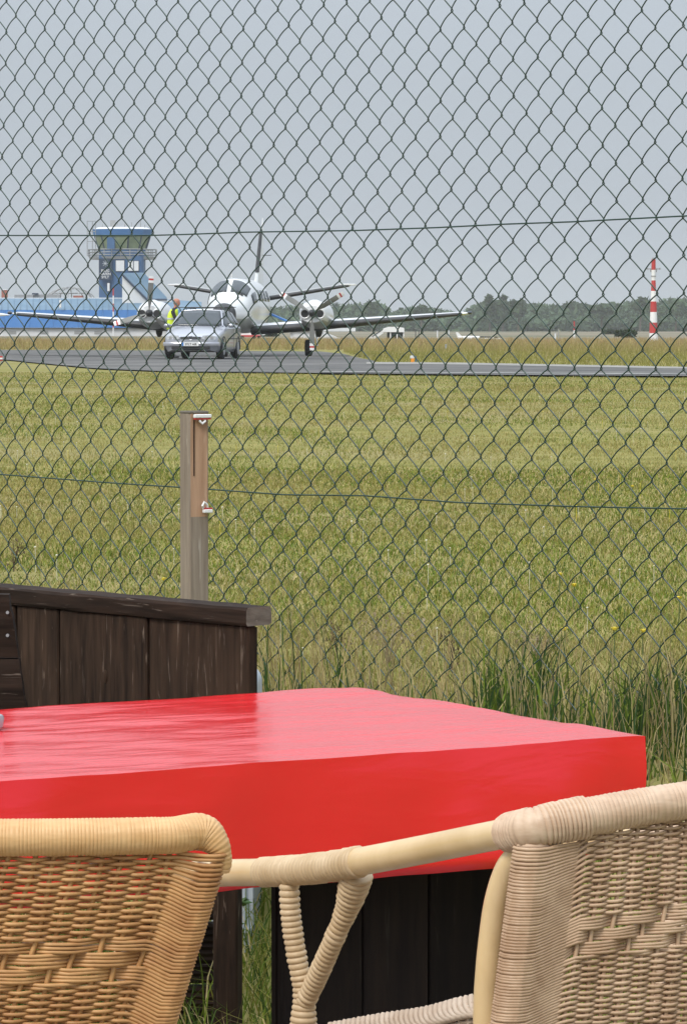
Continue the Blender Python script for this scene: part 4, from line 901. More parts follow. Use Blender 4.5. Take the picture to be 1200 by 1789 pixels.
for p in me.polygons:
    c = p.center
    p.material_index = 3 if c.z < .095 else 2 if c.z < .93 else 0 if (c.z > 1.545 or c.x > .40) else 1
    p.use_smooth = True
body = bpy.data.objects.new('body', me); COL.objects.link(body); body.parent = MAN
m_ = MB(); vz = [(.86, -.02, .155, .195), (1.0, -.015, .16, .20), (1.15, -.005, .152, .19), (1.3, .015, .155, .205), (1.40, .04, .15, .205), (1.47, .06, .125, .16), (1.505, .075, .10, .115)]
rr_ = [[Vector((cx_+rx*math.cos(a)+.006*math.sin(3*a+z*20), ry*math.sin(a), z)) for a in [k*math.pi/10 for k in range(20)]] for z, cx_, rx, ry in vz]
m_.loft(rr_, cap=False)
hv = M('high_visibility_yellow', (.62, .80, .03), .6, col2=(.70, .88, .06), nscale=8)
o_ = m_.build('safety_vest', hv, MAN); md = o_.modifiers.new('thick', 'SOLIDIFY'); md.thickness = .008
m_ = MB()
for zb in (.98, 1.18):
    q = [(z, cx_, rx, ry) for z, cx_, rx, ry in vz]; 
    def at_(z):
        for a, b in zip(q, q[1:]):
            if a[0] <= z <= b[0]: t_ = (z-a[0])/(b[0]-a[0]); return [a[i]+(b[i]-a[i])*t_ for i in range(1, 4)]
    for z_a, z_b in ((zb, zb+.05),):
        r_ = []
        for z in (z_a, z_b):
            cx_, rx, ry = at_(z); r_.append([Vector((cx_+(rx+.012)*math.cos(a)+.006*math.sin(3*a+z*20), (ry+.012)*math.sin(a), z)) for a in [k*math.pi/10 for k in range(20)]])
        m_.loft(r_, cap=False)
m_.build('reflective_band', M('reflective_silver', (.55, .57, .55), .3, col2=(.62, .62, .6)), o_)
m_ = MB()
m_.loft([[Vector((.145+.106*math.cos(a)*f, .083*math.sin(a)*f, z)) for a in np.linspace(R(80), R(280), 10)]+[Vector((.145+.07*math.cos(a)*f, .06*math.sin(a)*f, z)) for a in np.linspace(R(280), R(80), 10)] for z, f in ((1.655, 1.0), (1.70, 1.01), (1.735, .98))])
m_.build('hair_fringe', M('short_grey_hair', (.16, .12, .10), .9, col2=(.22, .18, .15), nscale=60), MAN)

# ------------------------------------------------------------------ chain link fence
t0_, t1_ = -2.3, 1.95
FE = thing('chain_link_fence', 'green plastic coated chain link fence standing across the whole view', 'fence', (F0.x+FD.x*t0_, F0.y+FD.y*t0_, ZL), FROT)
tn, zn = fence_pt(13.4, 56.2)      # a knot of the mesh in the picture
ztop, zbot = 2.62, .44
HALF = CELL/2; nh = int((ztop-zbot)/HALF); dW = CELLW/2
N_W = int((t1_-t0_)/dW)
k0 = (tn-t0_)/dW; off_t = (k0-math.floor(k0))*dW
kn = int(math.floor(k0))
def sag(t):
    px = CX + F*(FD.x*t)/(F0.y+FD.y*t); return -(0.016*px - 1.05e-5*px*px)/720.0
A_ = dW/2+.0026; PH = 9
for j in range(-1, N_W):
    tc = off_t + (j+.5)*dW; mb = MB(); path = []
    # left edge column of this wire is knot column j; knots of column kn sit at zn + n*CELL, the next column half a cell off
    base = zn if (j-kn) % 2 == 0 else zn+HALF
    zs = base - math.ceil((base-zbot)/CELL)*CELL
    wob = random.uniform(-1, 1); nC = int((ztop-zs)/CELL)
    for c in range(nC):
        jx, jz = random.gauss(0, .0004), random.gauss(0, .0004)
        for q in range(2*PH):
            th = 2*math.pi*q/(2*PH)
            x = -A_*math.asin(.996*math.cos(th))/math.asin(.996)
            y = -.0036*math.copysign(abs(math.sin(th))**.6, math.sin(th))
            dzb = .0040*math.sin(th) if th < math.pi else .0004*math.sin(th)   # the front strokes bow
            z = zs+CELL*(c+q/(2*PH)) + dzb
            tt = tc + x + jx
            bul = .012*math.sin(tt*2.1+z*1.7)+.006*math.sin(z*5+tt*4)
            path.append((tt + .030*(z-zn)*1.0 + .0045*math.sin(z*3.1+tt*1.2), y+bul, z+jz+sag(t0_+tt)-ZL))
    mb.tube(path, .00165, 5); mb.build('wire', mat['wire'], FE, angle=80)
def strain(pts):
    mb = MB(); path = []
    for px, py in pts:
        t, z = fence_pt(px, py); path.append(Vector((t-t0_, -.008+.012*math.sin((t-t0_)*2.1+z*1.7), z-ZL)))
    fine = []
    for a, b in zip(path, path[1:]):
        for q in range(6): fine.append(a.lerp(b, q/6))
    mb.tube(fine+[path[-1]], .0020, 6)
    mb.build('straining_wire', mat['wire'], FE, angle=80)
strain([(-500, 414), (0, 411), (130, 411), (262, 411), (330, 409), (430, 405), (620, 402), (760, 397), (880, 391), (1000, 387), (1200, 377), (1500, 362)])
strain([(-500, 790), (0, 828), (200, 843), (340, 852), (500, 864), (640, 866), (800, 878), (1000, 885), (1200, 889), (1500, 893)])

# ------------------------------------------------------------------ wooden post with clips
pp = P(340, 1055, 8.72); PZ0 = ground_z(pp.x, pp.y)-.1
PO = thing('fence_post', 'short square wooden post in front of the fence, pale above and grey below', 'post', (pp.x, pp.y, 0), R(29))
ztp = P(340, 722, 8.72).z; zmid = P(340, 902, 8.72).z
m_ = MB(); w2 = .0262
lv = list(np.linspace(PZ0, zmid, 8))+list(np.linspace(zmid, ztp, 6))[1:]
rings = []
for z in lv: rings.append([Vector((x*(1+.02*mnoise.noise(Vector((x*40, z*6, 1)))), y, z)) for x, y in ((-w2, -w2+.003), (-w2+.003, -w2), (w2-.003, -w2), (w2, -w2+.003), (w2, w2), (-w2, w2))])
m_.loft(rings)
for k, f in enumerate(m_.f):
    c = sum((m_.v[i] for i in f), Vector())/len(f); m_.mi[k] = 1 if (c.z > zmid and c.y < -w2+.001 and c.x > -w2+.004 and len(f) == 4) else 0
m_.build('shaft', [mat['post_grey'], mat['post_top']], PO, angle=20)
m_ = MB(); m_.box((-w2+.012, -w2-.0006, (ztp+zmid)/2+.05), (.0022, .002, (ztp-zmid)*.6)); m_.build('drying_crack', mat['black_wood'], PO, False)
m_ = MB(); m_.box((0, 0, ztp+.003), (w2*2+.002, w2*2+.002, .007), 0, 0, .002); m_.build('top_grain', mat['wood_end'], PO, False)
def wp(x, y, z): return MATS['fence_post'] @ Vector((x, y, z))
def clip(label, x, z, w, flip):
    c = wp(x, -w2-.004, z); t = thing('plastic_clip', label, 'clip', c, R(29), 'red and white clips on the wooden post')
    m_ = MB(); m_.box((0, -.006, 0), (w, .012, .009), 0, 0, .0015); m_.build('white_bar', mat['white'], t)
    m_ = MB(); m_.box((0, -.0055, -.0065 if not flip else .0065), (w*.94, .010, .0035)); m_.build('red_strip', mat['red'], t)
    s_ = -1 if not flip else 1
    m_ = MB(); m_.tube([(-.006, -.004, s_*.006), (-.008, -.008, s_*.013), (-.002, -.010, s_*.018), (.006, -.008, s_*.013), (.006, -.006, s_*.007)] if not flip else [(-w*.4, -.004, .006), (-w*.62, -.008, .014), (-w*.45, -.009, .022), (-w*.1, -.008, .016), (0, -.006, .007)], .0032, 8); m_.build('hook', mat['white'], t)
    return t
clip('long white and red plastic clip across the top of the wooden post', .0045, ztp-.006, .046, False)
clip('short white and red plastic clip halfway down the wooden post', .018, zmid+.014, .024, True)

# ------------------------------------------------------------------ dark wooden wall
W0 = Vector((-.1721, 6.35, 0)); zc0 = .844
def wall_t(px):   # distance to the left of the wall's free end
    k = (px-CX)/F; return (W0.x - k*W0.y)/(FD.x + k*(-FD.y)) * 1.0
WA = thing('wooden_wall', 'dark brown wall of wide upright planks with a heavy capping beam', 'wall', (W0.x, W0.y, 0), FROT)
bnds = [432, 255, 100, 25, -60, -150, -250]
for a, b in zip(bnds, bnds[1:]):
    ta, tb = wall_t(a), wall_t(b); gap = .005; dj = random.uniform(-.003, .003)
    m_ = MB(); m_.box((-(ta+tb)/2, .012+dj, (zc0+.43)/2), (tb-ta-gap, .022, zc0-.43), 0, 0, .003)
    m_.build('plank', mat['wood_v'], WA, angle=25)
m_ = MB(); tL = wall_t(-250); m_.box((-tL/2-.01, .034, (zc0+.45)/2), (tL-.02, .014, zc0-.46)); m_.box((-tL-.03, .05, .4), (.05, .05, .8)); m_.build('backing_batten', mat['black_wood'], WA, False)
m_ = MB(); rings = []
for k in range(26):
    x = -tL + (tL+.004)*k/25; j = [.0022*mnoise.noise(Vector((x*14, i*3.3, 2))) for i in range(8)]
    pr = [(-.004, zc0), (-.007, zc0+.005), (-.007, zc0+.028), (-.003, zc0+.033), (.050, zc0+.034), (.054, zc0+.029), (.054, zc0+.004), (.050, zc0)]
    rings.append([Vector((x, y+j[i], z+j[(i+3) % 8])) for i, (y, z) in enumerate(pr)])
m_.loft(rings); m_.mi[-1] = 1
m_.build('capping_beam', [mat['wood_h'], mat['wood_end']], WA, angle=25)
for pxp in (392, -120):
    tp = wall_t(pxp); m_ = MB(); m_.box((-tp-.050, .05, .24), (.048, .03, .50), -FROT*.6, 0, .003); m_.build('support_post', mat['wood_v'], WA, angle=25)
# knot in the middle plank
tk = wall_t(182); m_ = MB(); zk = P(182, 1182, W0.y+.727*tk).z
m_.ellipsoid((-tk, .001, zk), (.007, .0035, .014), 10, 6); m_.build('knot', mat['wood_v'], WA)

# bench back of level boards at the left edge
YB = 6.45; bb = P(-120, 1240, YB)
BE = thing('wooden_bench', 'dark bench back of rough level boards with a slanting end at the left edge', 'bench', (bb.x, YB, 0))
zs = [P(0, y, YB).z for y in (1039, 1152, 1262, 1375, 1490, 1600)]
def edge_x(z):  # slanting right end
    za, zb_ = P(18, 1060, YB), P(46, 1234, YB); q = (z-za.z)/(zb_.z-za.z); return za.x+(zb_.x-za.x)*q
for k in range(len(zs)-1):
    z1, z0 = zs[k], zs[k+1]+.003; x1, x0 = edge_x(z1), edge_x(z0); xl = P(-330, 1100, YB).x
    m_ = MB(); rows_ = 9; fr, bk = [], []
    for r in range(rows_+1):
        q = r/rows_; z = z0+(z1-z0)*q; yo = YB+.0015*math.sin(r*2.3)-.003*math.sin(q*math.pi); fr.append((Vector((xl, yo, z)), Vector((x0+(x1-x0)*q+random.uniform(-.0015, .0015), yo, z)))); 
    vs = [v for ab in fr for v in ab]+[Vector((v.x, YB+.03, v.z)) for ab in fr for v in ab]; nn = (rows_+1)*2
    fs = [(2*r, 2*r+1, 2*r+3, 2*r+2) for r in range(rows_)]+[(2*r+1, nn+2*r+1, nn+2*r+3, 2*r+3) for r in range(rows_)]+[(nn+2*r, nn+2*r+2, nn+2*r+3, nn+2*r+1) for r in range(rows_)]+[(2*rows_, 2*rows_+1, nn+2*rows_+1, nn+2*rows_), (0, nn, nn+1, 1)]
    m_.add(vs, fs); m_.build('board', mat['wood_h'], BE, True, True, angle=25)
m_ = MB(); m_.box((P(-40, 1200, YB).x, YB+.05, .36), (.05, .04, .74)); m_.box((P(-280, 1200, YB).x, YB+.05, .36), (.05, .04, .74)); m_.build('leg', mat['wood_v'], BE, False, True)
m_ = MB(); m_.box((P(-170, 1200, YB).x, YB-.16, .42), (.38, .30, .035)); m_.build('seat', mat['wood_h'], BE, False, True)
for zz in (1070, 1110): 
    p = P(13.5, zz, YB); m_ = MB(); m_.tube([(p.x, YB-.006, p.z), (p.x, YB+.001, p.z)], .003, 8); m_.build('nail', mat['grey_metal'], BE, True, True)
# low box of grooved boards behind the left chair
YX = 6.9; LB = thing('low_screen', 'low weathered screen of grooved level boards between left chair and grey box', 'screen', (P(320, 1789, YX).x, YX, 0))
for k in range(4):
    z0 = -.03+k*.125; xa, xb = P(250, 1700, YX).x, P(374, 1700, YX).x
    m_ = MB(); vs = []; 
    for r in range(19):
        z = z0+.118*r/18; yo = YX-(.004 if r % 2 else 0)+.03*(k % 2)*0; vs += [(xa, yo, z), (xb, yo, z)]
    m_.add(vs, [(2*r, 2*r+1, 2*r+3, 2*r+2) for r in range(18)]); m_.box(((xa+xb)/2, YX+.016, z0+.059), (xb-xa, .024, .117)); m_.build('board', mat['wood_h'], LB, False, True)

# ------------------------------------------------------------------ pale grey box at the end of the wall
gb = P(441, 1722, 7.66); GX = thing('plastic_box', 'pale grey ribbed plastic box standing in grass behind the end of the wall', 'box', (gb.x, gb.y, gb.z), R(-3))
H_ = P(441, 1184, 7.66).z-gb.z
gm = M('pale_grey_plastic', (.40, .44, .49), .45, col2=(.46, .50, .55), nscale=3); gd = M('shaded_grey_plastic', (.22, .24, .27), .5, col2=(.26, .28, .3), nscale=3)  # second grey is the same plastic, toned down for its shaded side
m_ = MB(); prf = [(-.16, 0), (0, 0), (0, H_-.035)]+[(-.035+.035*math.cos(a), H_-.035+.035*math.sin(a)) for a in np.linspace(.2, math.pi/2, 6)]+[(-.16, H_)]
m_.prism([(x, .01, z) for x, z in prf], (0, .28, 0)); m_.build('body', gm, GX, angle=30)
for x in (-.018, -.036, -.068, -.10, -.13):
    m_ = MB(); m_.box((x, .006, H_*.50), (.006, .012, H_*.7), 0, 0, .002); m_.build('rib', gm, GX)
m_ = MB(); m_.box((-.08, .002, .12), (.155, .012, .010)); m_.build('moulding', gm, GX)
m_ = MB(); m_.box((-.0045, .16, H_*.45), (.012, .25, H_*.82)); m_.build('painted_side_shade', gd, GX, False)  # darker sheet over the side face, its shade put into the colour
# leafy plant in front of the box
IV = thing('creeper', 'two green lobed leaves of a creeper hanging in front of the grey box', 'plant', P(405, 1600, 7.4))
def lobed(c, s, rot, name='leaf'):
    m_ = MB(); n = 10; pts = []
    for k in range(n):
        a = 2*math.pi*k/n; r = s*(1 if k % 2 == 0 else .62)*(1.2 if k == 0 else 1); pts.append(c+Vector((r*math.cos(a+rot), .004*math.sin(3*a), r*.62*math.sin(a+rot))))
    m_.add([c+Vector((0, -.006, 0))]+pts, [(0, 1+k, 1+(k+1) % n) for k in range(n)]); o_ = m_.build(name, M('creeper_leaf', (.06, .13, .03), .5, col2=(.09, .17, .045), nscale=40, subsurf=.25), IV, False, True); md = o_.modifiers.new('t', 'SOLIDIFY'); md.thickness = .001
lobed(P(424, 1576, 7.4), .018, -.15); lobed(P(413, 1615, 7.4), .018, -1.2); lobed(P(407, 1555, 7.4), .012, .5)
m_ = MB(); m_.tube([P(402, 1545, 7.41), P(404, 1580, 7.41), P(402, 1640, 7.42), P(404, 1730, 7.44)], .0018, 5); m_.build('stem', M('vine_stem', (.08, .09, .03), .7, col2=(.1, .11, .04)), IV, True, True)

# ------------------------------------------------------------------ table with red oilcloth
TZ = .75
Apt = G(1127, 1290, TZ); Cpt = G(0, 1371, TZ); Bpt = G(588, 1206, TZ)
e1 = (Cpt-Apt).normalized(); e2 = Vector((e1.y, -e1.x, 0)); 
if e2.y < 0: e2 = -e2
LW, LL = (Bpt-Apt).dot(e2), 1.75
TR_ = math.atan2(e1.y, e1.x)   # local x runs along e1 from the right near corner
TB = thing('table', 'dark wooden table with a panelled side under the red cloth', 'table', (Apt.x, Apt.y, 0), TR_)
sy = 1 if (Matrix.Rotation(TR_, 3, 'Z') @ Vector((0, 1, 0))).dot(e2) > 0 else -1
m_ = MB(); m_.box((LL/2, sy*LW/2, TZ-.018), (LL-.02, LW-.02, .03)); m_.build('table_top', mat['black_wood'], TB, False)
def u_of(px, v):
    for k in range(2000):
        u = k*.001; p = Apt+e1*u+e2*v
        if CX+F*p.x/p.y <= px: return u
u0 = u_of(487, .16); ub = [.06]
while ub[-1] < u0-.13: ub.append(ub[-1]+.118)
ub.append(u0)
for a, b in zip(ub, ub[1:]):
    m_ = MB(); m_.box(((a+b)/2, sy*(.16+random.uniform(-.001, .001)), .355), (b-a-.003, .02, .69), 0, 0, .002); m_.build('panel_board', mat['black_wood'], TB, angle=25)
m_ = MB(); m_.box(((.06+u0)/2, sy*.178, .36), (u0-.06, .012, .68)); m_.build('panel_backing', mat['black_wood'], TB, False)
for (u, v) in [(.08, LW-.1), (LL-.1, .1), (LL-.1, LW-.1)]:
    m_ = MB(); m_.box((u, sy*v, .365), (.034, .034, .73), 0, 0, .003); m_.build('leg', mat['wood_v'], TB, angle=25)
# cloth
mat['oilcloth'] = M('red_oilcloth', (.78, .014, .020), .13, spec=.66, col2=(.82, .020, .026), nscale=3, bump=.0)
nt = mat['oilcloth'].node_tree; b_ = nt.nodes['Principled BSDF']; L_ = nt.links
tc = nd(nt, 'ShaderNodeTexCoord'); 
def nz(scale, st, det=4, dist=0.0):
    mp = nd(nt, 'ShaderNodeMapping'); mp.inputs['Scale'].default_value = st; L_.new(tc.outputs['Object'], mp.inputs[0])
    n_ = nd(nt, 'ShaderNodeTexNoise'); n_.inputs['Scale'].default_value = scale; n_.inputs['Detail'].default_value = det; n_.inputs['Distortion'].default_value = dist; L_.new(mp.outputs[0], n_.inputs['Vector']); return n_.outputs['Fac']
def bmp(h, strength, dist, prev=None):
    b2 = nd(nt, 'ShaderNodeBump'); b2.inputs['Strength'].default_value = strength; b2.inputs['Distance'].default_value = dist; L_.new(h, b2.inputs['Height'])
    if prev is not None: L_.new(prev, b2.inputs['Normal'])
    return b2.outputs[0]
n1 = bmp(nz(5, (1.2, 5, 5), 3, .6), .10, .012); n2 = bmp(nz(55, (.8, 2.2, 1), 5), .16, .0010, n1); n3 = bmp(nz(700, (1, 1, 1), 2), .25, .0004, n2)
L_.new(n3, b_.inputs['Normal'])
CL = MB(); NX, NY = 120, 60
def wav(u, v): return .0018*mnoise.noise(Vector((u*5, v*9, 0)))+.0010*mnoise.noise(Vector((u*14, v*30, 5)))
def top_pt(i, j):
    u, v = LL*i/NX, LW*j/NY
    ex = .006*mnoise.noise(Vector((u*4, v*4, 9)))
    uu = u+(ex if i == 0 else 0); vv = v+(.010*mnoise.noise(Vector((u*3.3, 7, 1))) if j == NY else .004*mnoise.noise(Vector((u*3, 2, 1))) if j == 0 else 0)
    dz = wav(u, v)
    if j == NY: dz += .004*mnoise.noise(Vector((u*5, 1, 4)))-.002
    if i == 0: dz += .006*mnoise.noise(Vector((v*5, 3, 4)))-.001
    return Vector((uu, vv, TZ+.004+dz))
T = [[top_pt(i, j) for j in range(NY+1)] for i in range(NX+1)]
CL.v = [T[i][j] for i in range(NX+1) for j in range(NY+1)]
CL.f = [(i*(NY+1)+j, i*(NY+1)+j+1, (i+1)*(NY+1)+j+1, (i+1)*(NY+1)+j) for i in range(NX) for j in range(NY)]; CL.mi = [0]*len(CL.f)
per = [(i, 0) for i in range(NX)]+[(NX, j) for j in range(NY)]+[(i, NY) for i in range(NX, 0, -1)]+[(0, j) for j in range(NY, 0, -1)]
ND = 10; prev = [i*(NY+1)+j for i, j in per]; npz = len(per); s_acc = 0
for d in range(1, ND+1):
    q = d/ND; cur = []
    for k, (i, j) in enumerate(per):
        p = T[i][j]; ox = -1 if i == 0 else 1 if i == NX else 0; oy = -1 if j == 0 else 1 if j == NY else 0
        s_ = k*.0146; bul = .0025*math.sin(min(1, q*3)*math.pi/2)+.022*q*mnoise.noise(Vector((s_*1.9, .5, 0)))+.013*q*mnoise.noise(Vector((s_*6, 2.5, 0)))+.004*math.sin(q*2.6)*mnoise.noise(Vector((s_*9, q*2, 7)))
        cw = math.exp(-(min((p.x), 9)+min(p.y, 9))*9)       # pleat at the near right corner
        bul += cw*(.003*math.sin(q*3.1)-.014*q+.0035*q*math.sin(k*1.1+q*4))
        drop = .178+.012*mnoise.noise(Vector((s_*1.1, 4, 0)))
        zz = p.z-.003*(1 if q > 0 else 0)-drop*q
        CL.v.append(Vector((p.x+ox*bul, p.y+oy*bul, zz))); cur.append(len(CL.v)-1)
    for k in range(npz): k2 = (k+1) % npz; CL.f.append((prev[k], prev[k2], cur[k2], cur[k])); CL.mi.append(0)
    prev = cur
if sy < 0: CL.v = [Vector((v.x, -v.y, v.z)) for v in CL.v]
TC = thing('tablecloth', 'glossy red oilcloth draped over the table', 'tablecloth', (Apt.x, Apt.y, 0), TR_)
o_ = CL.build('cloth', mat['oilcloth'], TC, angle=70); md = o_.modifiers.new('t', 'SOLIDIFY'); md.thickness = .0012; md.offset = -1
# ashtray peeping in at the left edge
q_ = G(-34, 1276, TZ+.004); AS = thing('glass_ashtray', 'small grey glass dish at the left end of the red table', 'dish', (q_.x, q_.y, TZ+.0055))
m_ = MB(); rr_ = []
for z, r in [(0, .030), (.004, .034), (.018, .036), (.022, .034), (.016, .030), (.006, .026)]: rr_.append([Vector((r*math.cos(a)*(1+.03*math.cos(8*a)), r*math.sin(a)*(1+.03*math.cos(8*a)), z)) for a in [k*math.pi/16 for k in range(32)]])
m_.loft(rr_); m_.build('dish', M('grey_glass', (.3, .33, .36), .1, spec=.8, col2=(.36, .38, .4)), AS)

# ------------------------------------------------------------------ rattan chairs
def ridged(mb, path, r, pitch, amp, n=14, per=5, irregular=.25, rfun=None):
    """a tube wound with cane: the radius swells once per turn"""
    path = [Vector(p) for p in path]; cum = [0]
    for a, b in zip(path, path[1:]): cum.append(cum[-1]+(b-a).length)
    Lt = cum[-1]; out, rad = [], []; s_ = 0; k = 0
    def at(s):
        for i in range(len(path)-1):
            if s <= cum[i+1]+1e-9: return path[i].lerp(path[i+1], (s-cum[i])/max(1e-9, cum[i+1]-cum[i]))
        return path[-1]
    while s_ < Lt:
        p_ = pitch*(1+random.uniform(-irregular, irregular)*.4+(.35*irregular/.25 if random.random() < .06 else 0))
        a_ = amp*random.uniform(.75, 1.2)
        for q in range(per):
            s2 = s_+p_*q/per
            if s2 > Lt: break
            out.append(at(s2)); rr = r if rfun is None else rfun(s2/Lt); rad.append(rr+a_*abs(math.sin(math.pi*q/per))**.6-amp*.2)
        s_ += p_; k += 1
    out.append(path[-1]); rad.append((r if rfun is None else rfun(1)))
    mb.tube(out, rad, n)
def spline(pts, n=10):
    pts = [Vector(p) for p in pts]; out = []
    ext = [pts[0]*2-pts[1]]+pts+[pts[-1]*2-pts[-2]]
    for i in range(1, len(ext)-2):
        p0, p1, p2, p3 = ext[i-1:i+3]
        for q in range(n):
            t = q/n; out.append(.5*((2*p1)+(p2-p0)*t+(2*p0-5*p1+4*p2-p3)*t*t+(3*p1-p0-3*p2+p3)*t**3))
    out.append(pts[-1]); return out

def make_chair(label, anchor, side, rz, p):
    """anchor = place of the visible top corner of the back, side = -1 left / +1 right corner"""
    hw, D = p['hw'], .24; Rm = Matrix.Rotation(rz, 3, 'Z')
    org = Vector((anchor.x, anchor.y, 0))-Rm @ Vector((side*hw, -D, 0))
    ch = thing('rattan_chair', label, 'chair', org, rz, 'woven rattan armchairs on the near side of the table')
    zt = p['zt']; cane, weave = p['cane'], p['weave']
    def hwz(z):
        d = max(0, zt-z); return hw - p['taper']*min(d, .24) - p['taper']*.3*max(0, d-.24)
    def S(x_u, z, y=0.0):   # x_u in [-1, 1]
        d = max(0, zt-z); sh = p['shear']*min(d, .24)
        return Vector((x_u*hwz(z)-sh, -D-p['bulge']*(1-x_u*x_u)+y, z))
    # rail
    mb = MB(); rr = p['rail_r']
    top = [S(u, zt+p['arch']*(1-u*u)) for u in np.linspace(-1, 1, 25)]
    a0 = [top[0]+Vector((.0, .004, -.034)), top[0]+Vector((-.002, .002, -.024)), top[0]+Vector((.002, 0, -.010))]
    a1 = [top[-1]+Vector((-.002, 0, -.010)), top[-1]+Vector((.002, .002, -.024)), top[-1]+Vector((.0, .004, -.034))]
    rail = spline(a0+[top[0]+Vector((.018, 0, .002))]+[t_ for t_ in top[2:-2]]+[top[-1]+Vector((-.018, 0, .002))]+a1, 6)
    def rf(q):
        e = min(q, 1-q); return rr*(.56+.44*smooth(.025, .075, e))
    ridged(mb, rail, rr, p['rail_pitch'], p['rail_amp'], 18, 5, .5, rf); mb.build('top_rail', cane, ch, angle=60)
    # posts
    for s_ in (-1, 1):
        mb = MB(); pts = [S(s_, z)+Vector((0, .0, 0)) for z in np.linspace(zt-.03, .40, 14)]; mb.tube(pts, p['post_r'], 10); mb.build('back_post', cane, ch, angle=60)
    # stakes
    nst = p['stakes']; us = np.linspace(-1+p['zone'], 1-p['zone'], nst); mb = MB()
    for u in us:
        path = [S(u+.010*math.sin(z*40+u*30), z+ (p['arch']*(1-u*u) if z > zt-.03 else 0), .0) for z in np.linspace(zt-.004, .43, 18)]
        mb.tube(path, p['stake_r'], 5)
    o_ = mb.build('upright_cane', weave, ch, kind='stuff', angle=80)
    # woven strands
    mb = MB(); pitch = p['pitch']; sr = p['strand_r']; amp = (p['stake_r']+sr)*.92; r = 0; zr = zt-.016
    while zr > .44:
        band = p['band'][0] < zt-zr < p['band'][1]
        if band: 
            sg = [1 if ((k+r//4) % 3) else -1 for k in range(nst)]
        else:
            sg = [1 if (k+r) % 2 else -1 for k in range(nst)]
        fine = 4 if zr > .70 else 2
        path = []; jit = random.gauss(0, .0004)
        arch = p['arch']*math.exp(-(zt-zr)/.12)
        wig = [random.gauss(0, .00045) for _ in range(nst+1)]
        FAN = p['fan_']*smooth(0.0, .05, zt-zr)
        # left post wrap
        def wrap(s_):
            w_ = []
            for a in np.linspace(R(115), R(-20), 5):
                c = S(s_, zr-FAN); w_.append(c+Vector((s_*(p['post_r']+sr)*math.sin(a)*1.0, -(p['post_r']+sr)*math.cos(a), jit)))
            # a from the outer side to the front
            c = S(s_, zr-FAN); q = S(s_*(1-p['zone']), zr)
            for t_ in (.35, .6, .8):
                v = c.lerp(q, t_); v.z = zr-FAN*(1-smooth(0, 1, t_)); v.y -= (p['post_r']+sr)*(1-t_)**1.2; w_.append(v)
            return w_
        Lf = wrap(-1); Rt = wrap(1)
        wr = (r % 2 == 0) or p['dense']; nl = 0
        if wr: path += Lf; nl = len(Lf)
        else: path.append(S(-1+p['zone']*.86, zr, .001))
        for k in range(nst):
            u = us[k]; zz = zr+arch*(1-u*u)+wig[k]; y = -sg[k]*amp
            path.append(S(u, zz, y))
            if k < nst-1:
                y2 = -sg[k+1]*amp
                for q in range(1, fine):
                    t_ = q/fine; c_ = .5-.5*math.cos(math.pi*t_); yy = y+(y2-y)*c_
                    if sg[k] == sg[k+1]: yy = y*(1+.25*math.sin(math.pi*t_))
                    uu = u+(us[k+1]-u)*t_; path.append(S(uu, zr+arch*(1-uu*uu)+wig[k]+(wig[k+1]-wig[k])*t_, yy))
        if wr: path += list(reversed(Rt))
        else: path.append(S(1-p['zone']*.86, zr, .001))
        rads = [p['wrap_r']]*(nl-1)+[(p['wrap_r']+sr)/2]+[sr]*(len(path)-2*nl)+[(p['wrap_r']+sr)/2]+[p['wrap_r']]*(nl-1) if wr else sr
        mb.tube(path, rads, 5)
        zr -= pitch*(1+random.uniform(-.06, .06))*(1.12 if band and r % 2 else 1); r += 1
    mb.build('woven_back', weave, ch, kind='stuff', angle=80)
    # seat, legs, apron (mostly below the picture)
    mb = MB(); n_ = 0
    for y in np.arange(-.22, .23, .0075):
        q = [Vector((x, y, .45+.003*math.cos(x*180+n_*math.pi))) for x in np.linspace(-.215, .215, 40)]; mb.tube(q, .0034, 4); n_ += 1
    mb.build('woven_seat', weave, ch, kind='stuff', angle=80)
    mb = MB(); ridged(mb, spline([(-.22, -.23, .44), (-.23, 0, .44), (-.22, .22, .44), (0, .25, .44), (.22, .22, .44), (.23, 0, .44), (.22, -.23, .44)], 6), .014, .006, .0012, 10, 4); mb.build('seat_rim', cane, ch, angle=60)
    for sx, sy_ in ((-1, -1), (1, -1), (-1, 1), (1, 1)):
        mb = MB(); mb.tube([(sx*.215, sy_*.22, .44), (sx*.225, sy_*.235, .2), (sx*.235, sy_*.25, .008)], [.0145, .014, .013], 10); mb.build('leg', mat['pole'], ch)
    return ch, S

aL = P(383, 1458, 3.3); aR = P(934, 1446, 3.3)
chL, SL = make_chair('honey brown woven rattan chair back filling the lower left corner', aL, 1, R(-1.5), dict(hw=.25, zt=aL.z, taper=.07, shear=.24, bulge=.05, arch=.003, rail_r=.0172, rail_pitch=.0034, rail_amp=.0006, post_r=.012, stakes=21, zone=.155, stake_r=.0026, pitch=.0033, strand_r=.0020, dense=True, band=(.098, .140), fan_=.012, wrap_r=.0021, cane=mat['cane_l'], weave=mat['weave_l']))
chR, SR = make_chair('greyish woven rattan chair at lower right with its left arm in view', aR, -1, R(30), dict(hw=.25, zt=aR.z, taper=-.03, shear=.12, bulge=.035, arch=.022, rail_r=.0176, rail_pitch=.0042, rail_amp=.0009, post_r=.0155, stakes=24, zone=.21, stake_r=.0024, pitch=.0027, strand_r=.00175, dense=True, band=(.090, .128), fan_=.010, wrap_r=.0018, cane=mat['cane_r'], weave=mat['weave_r']))
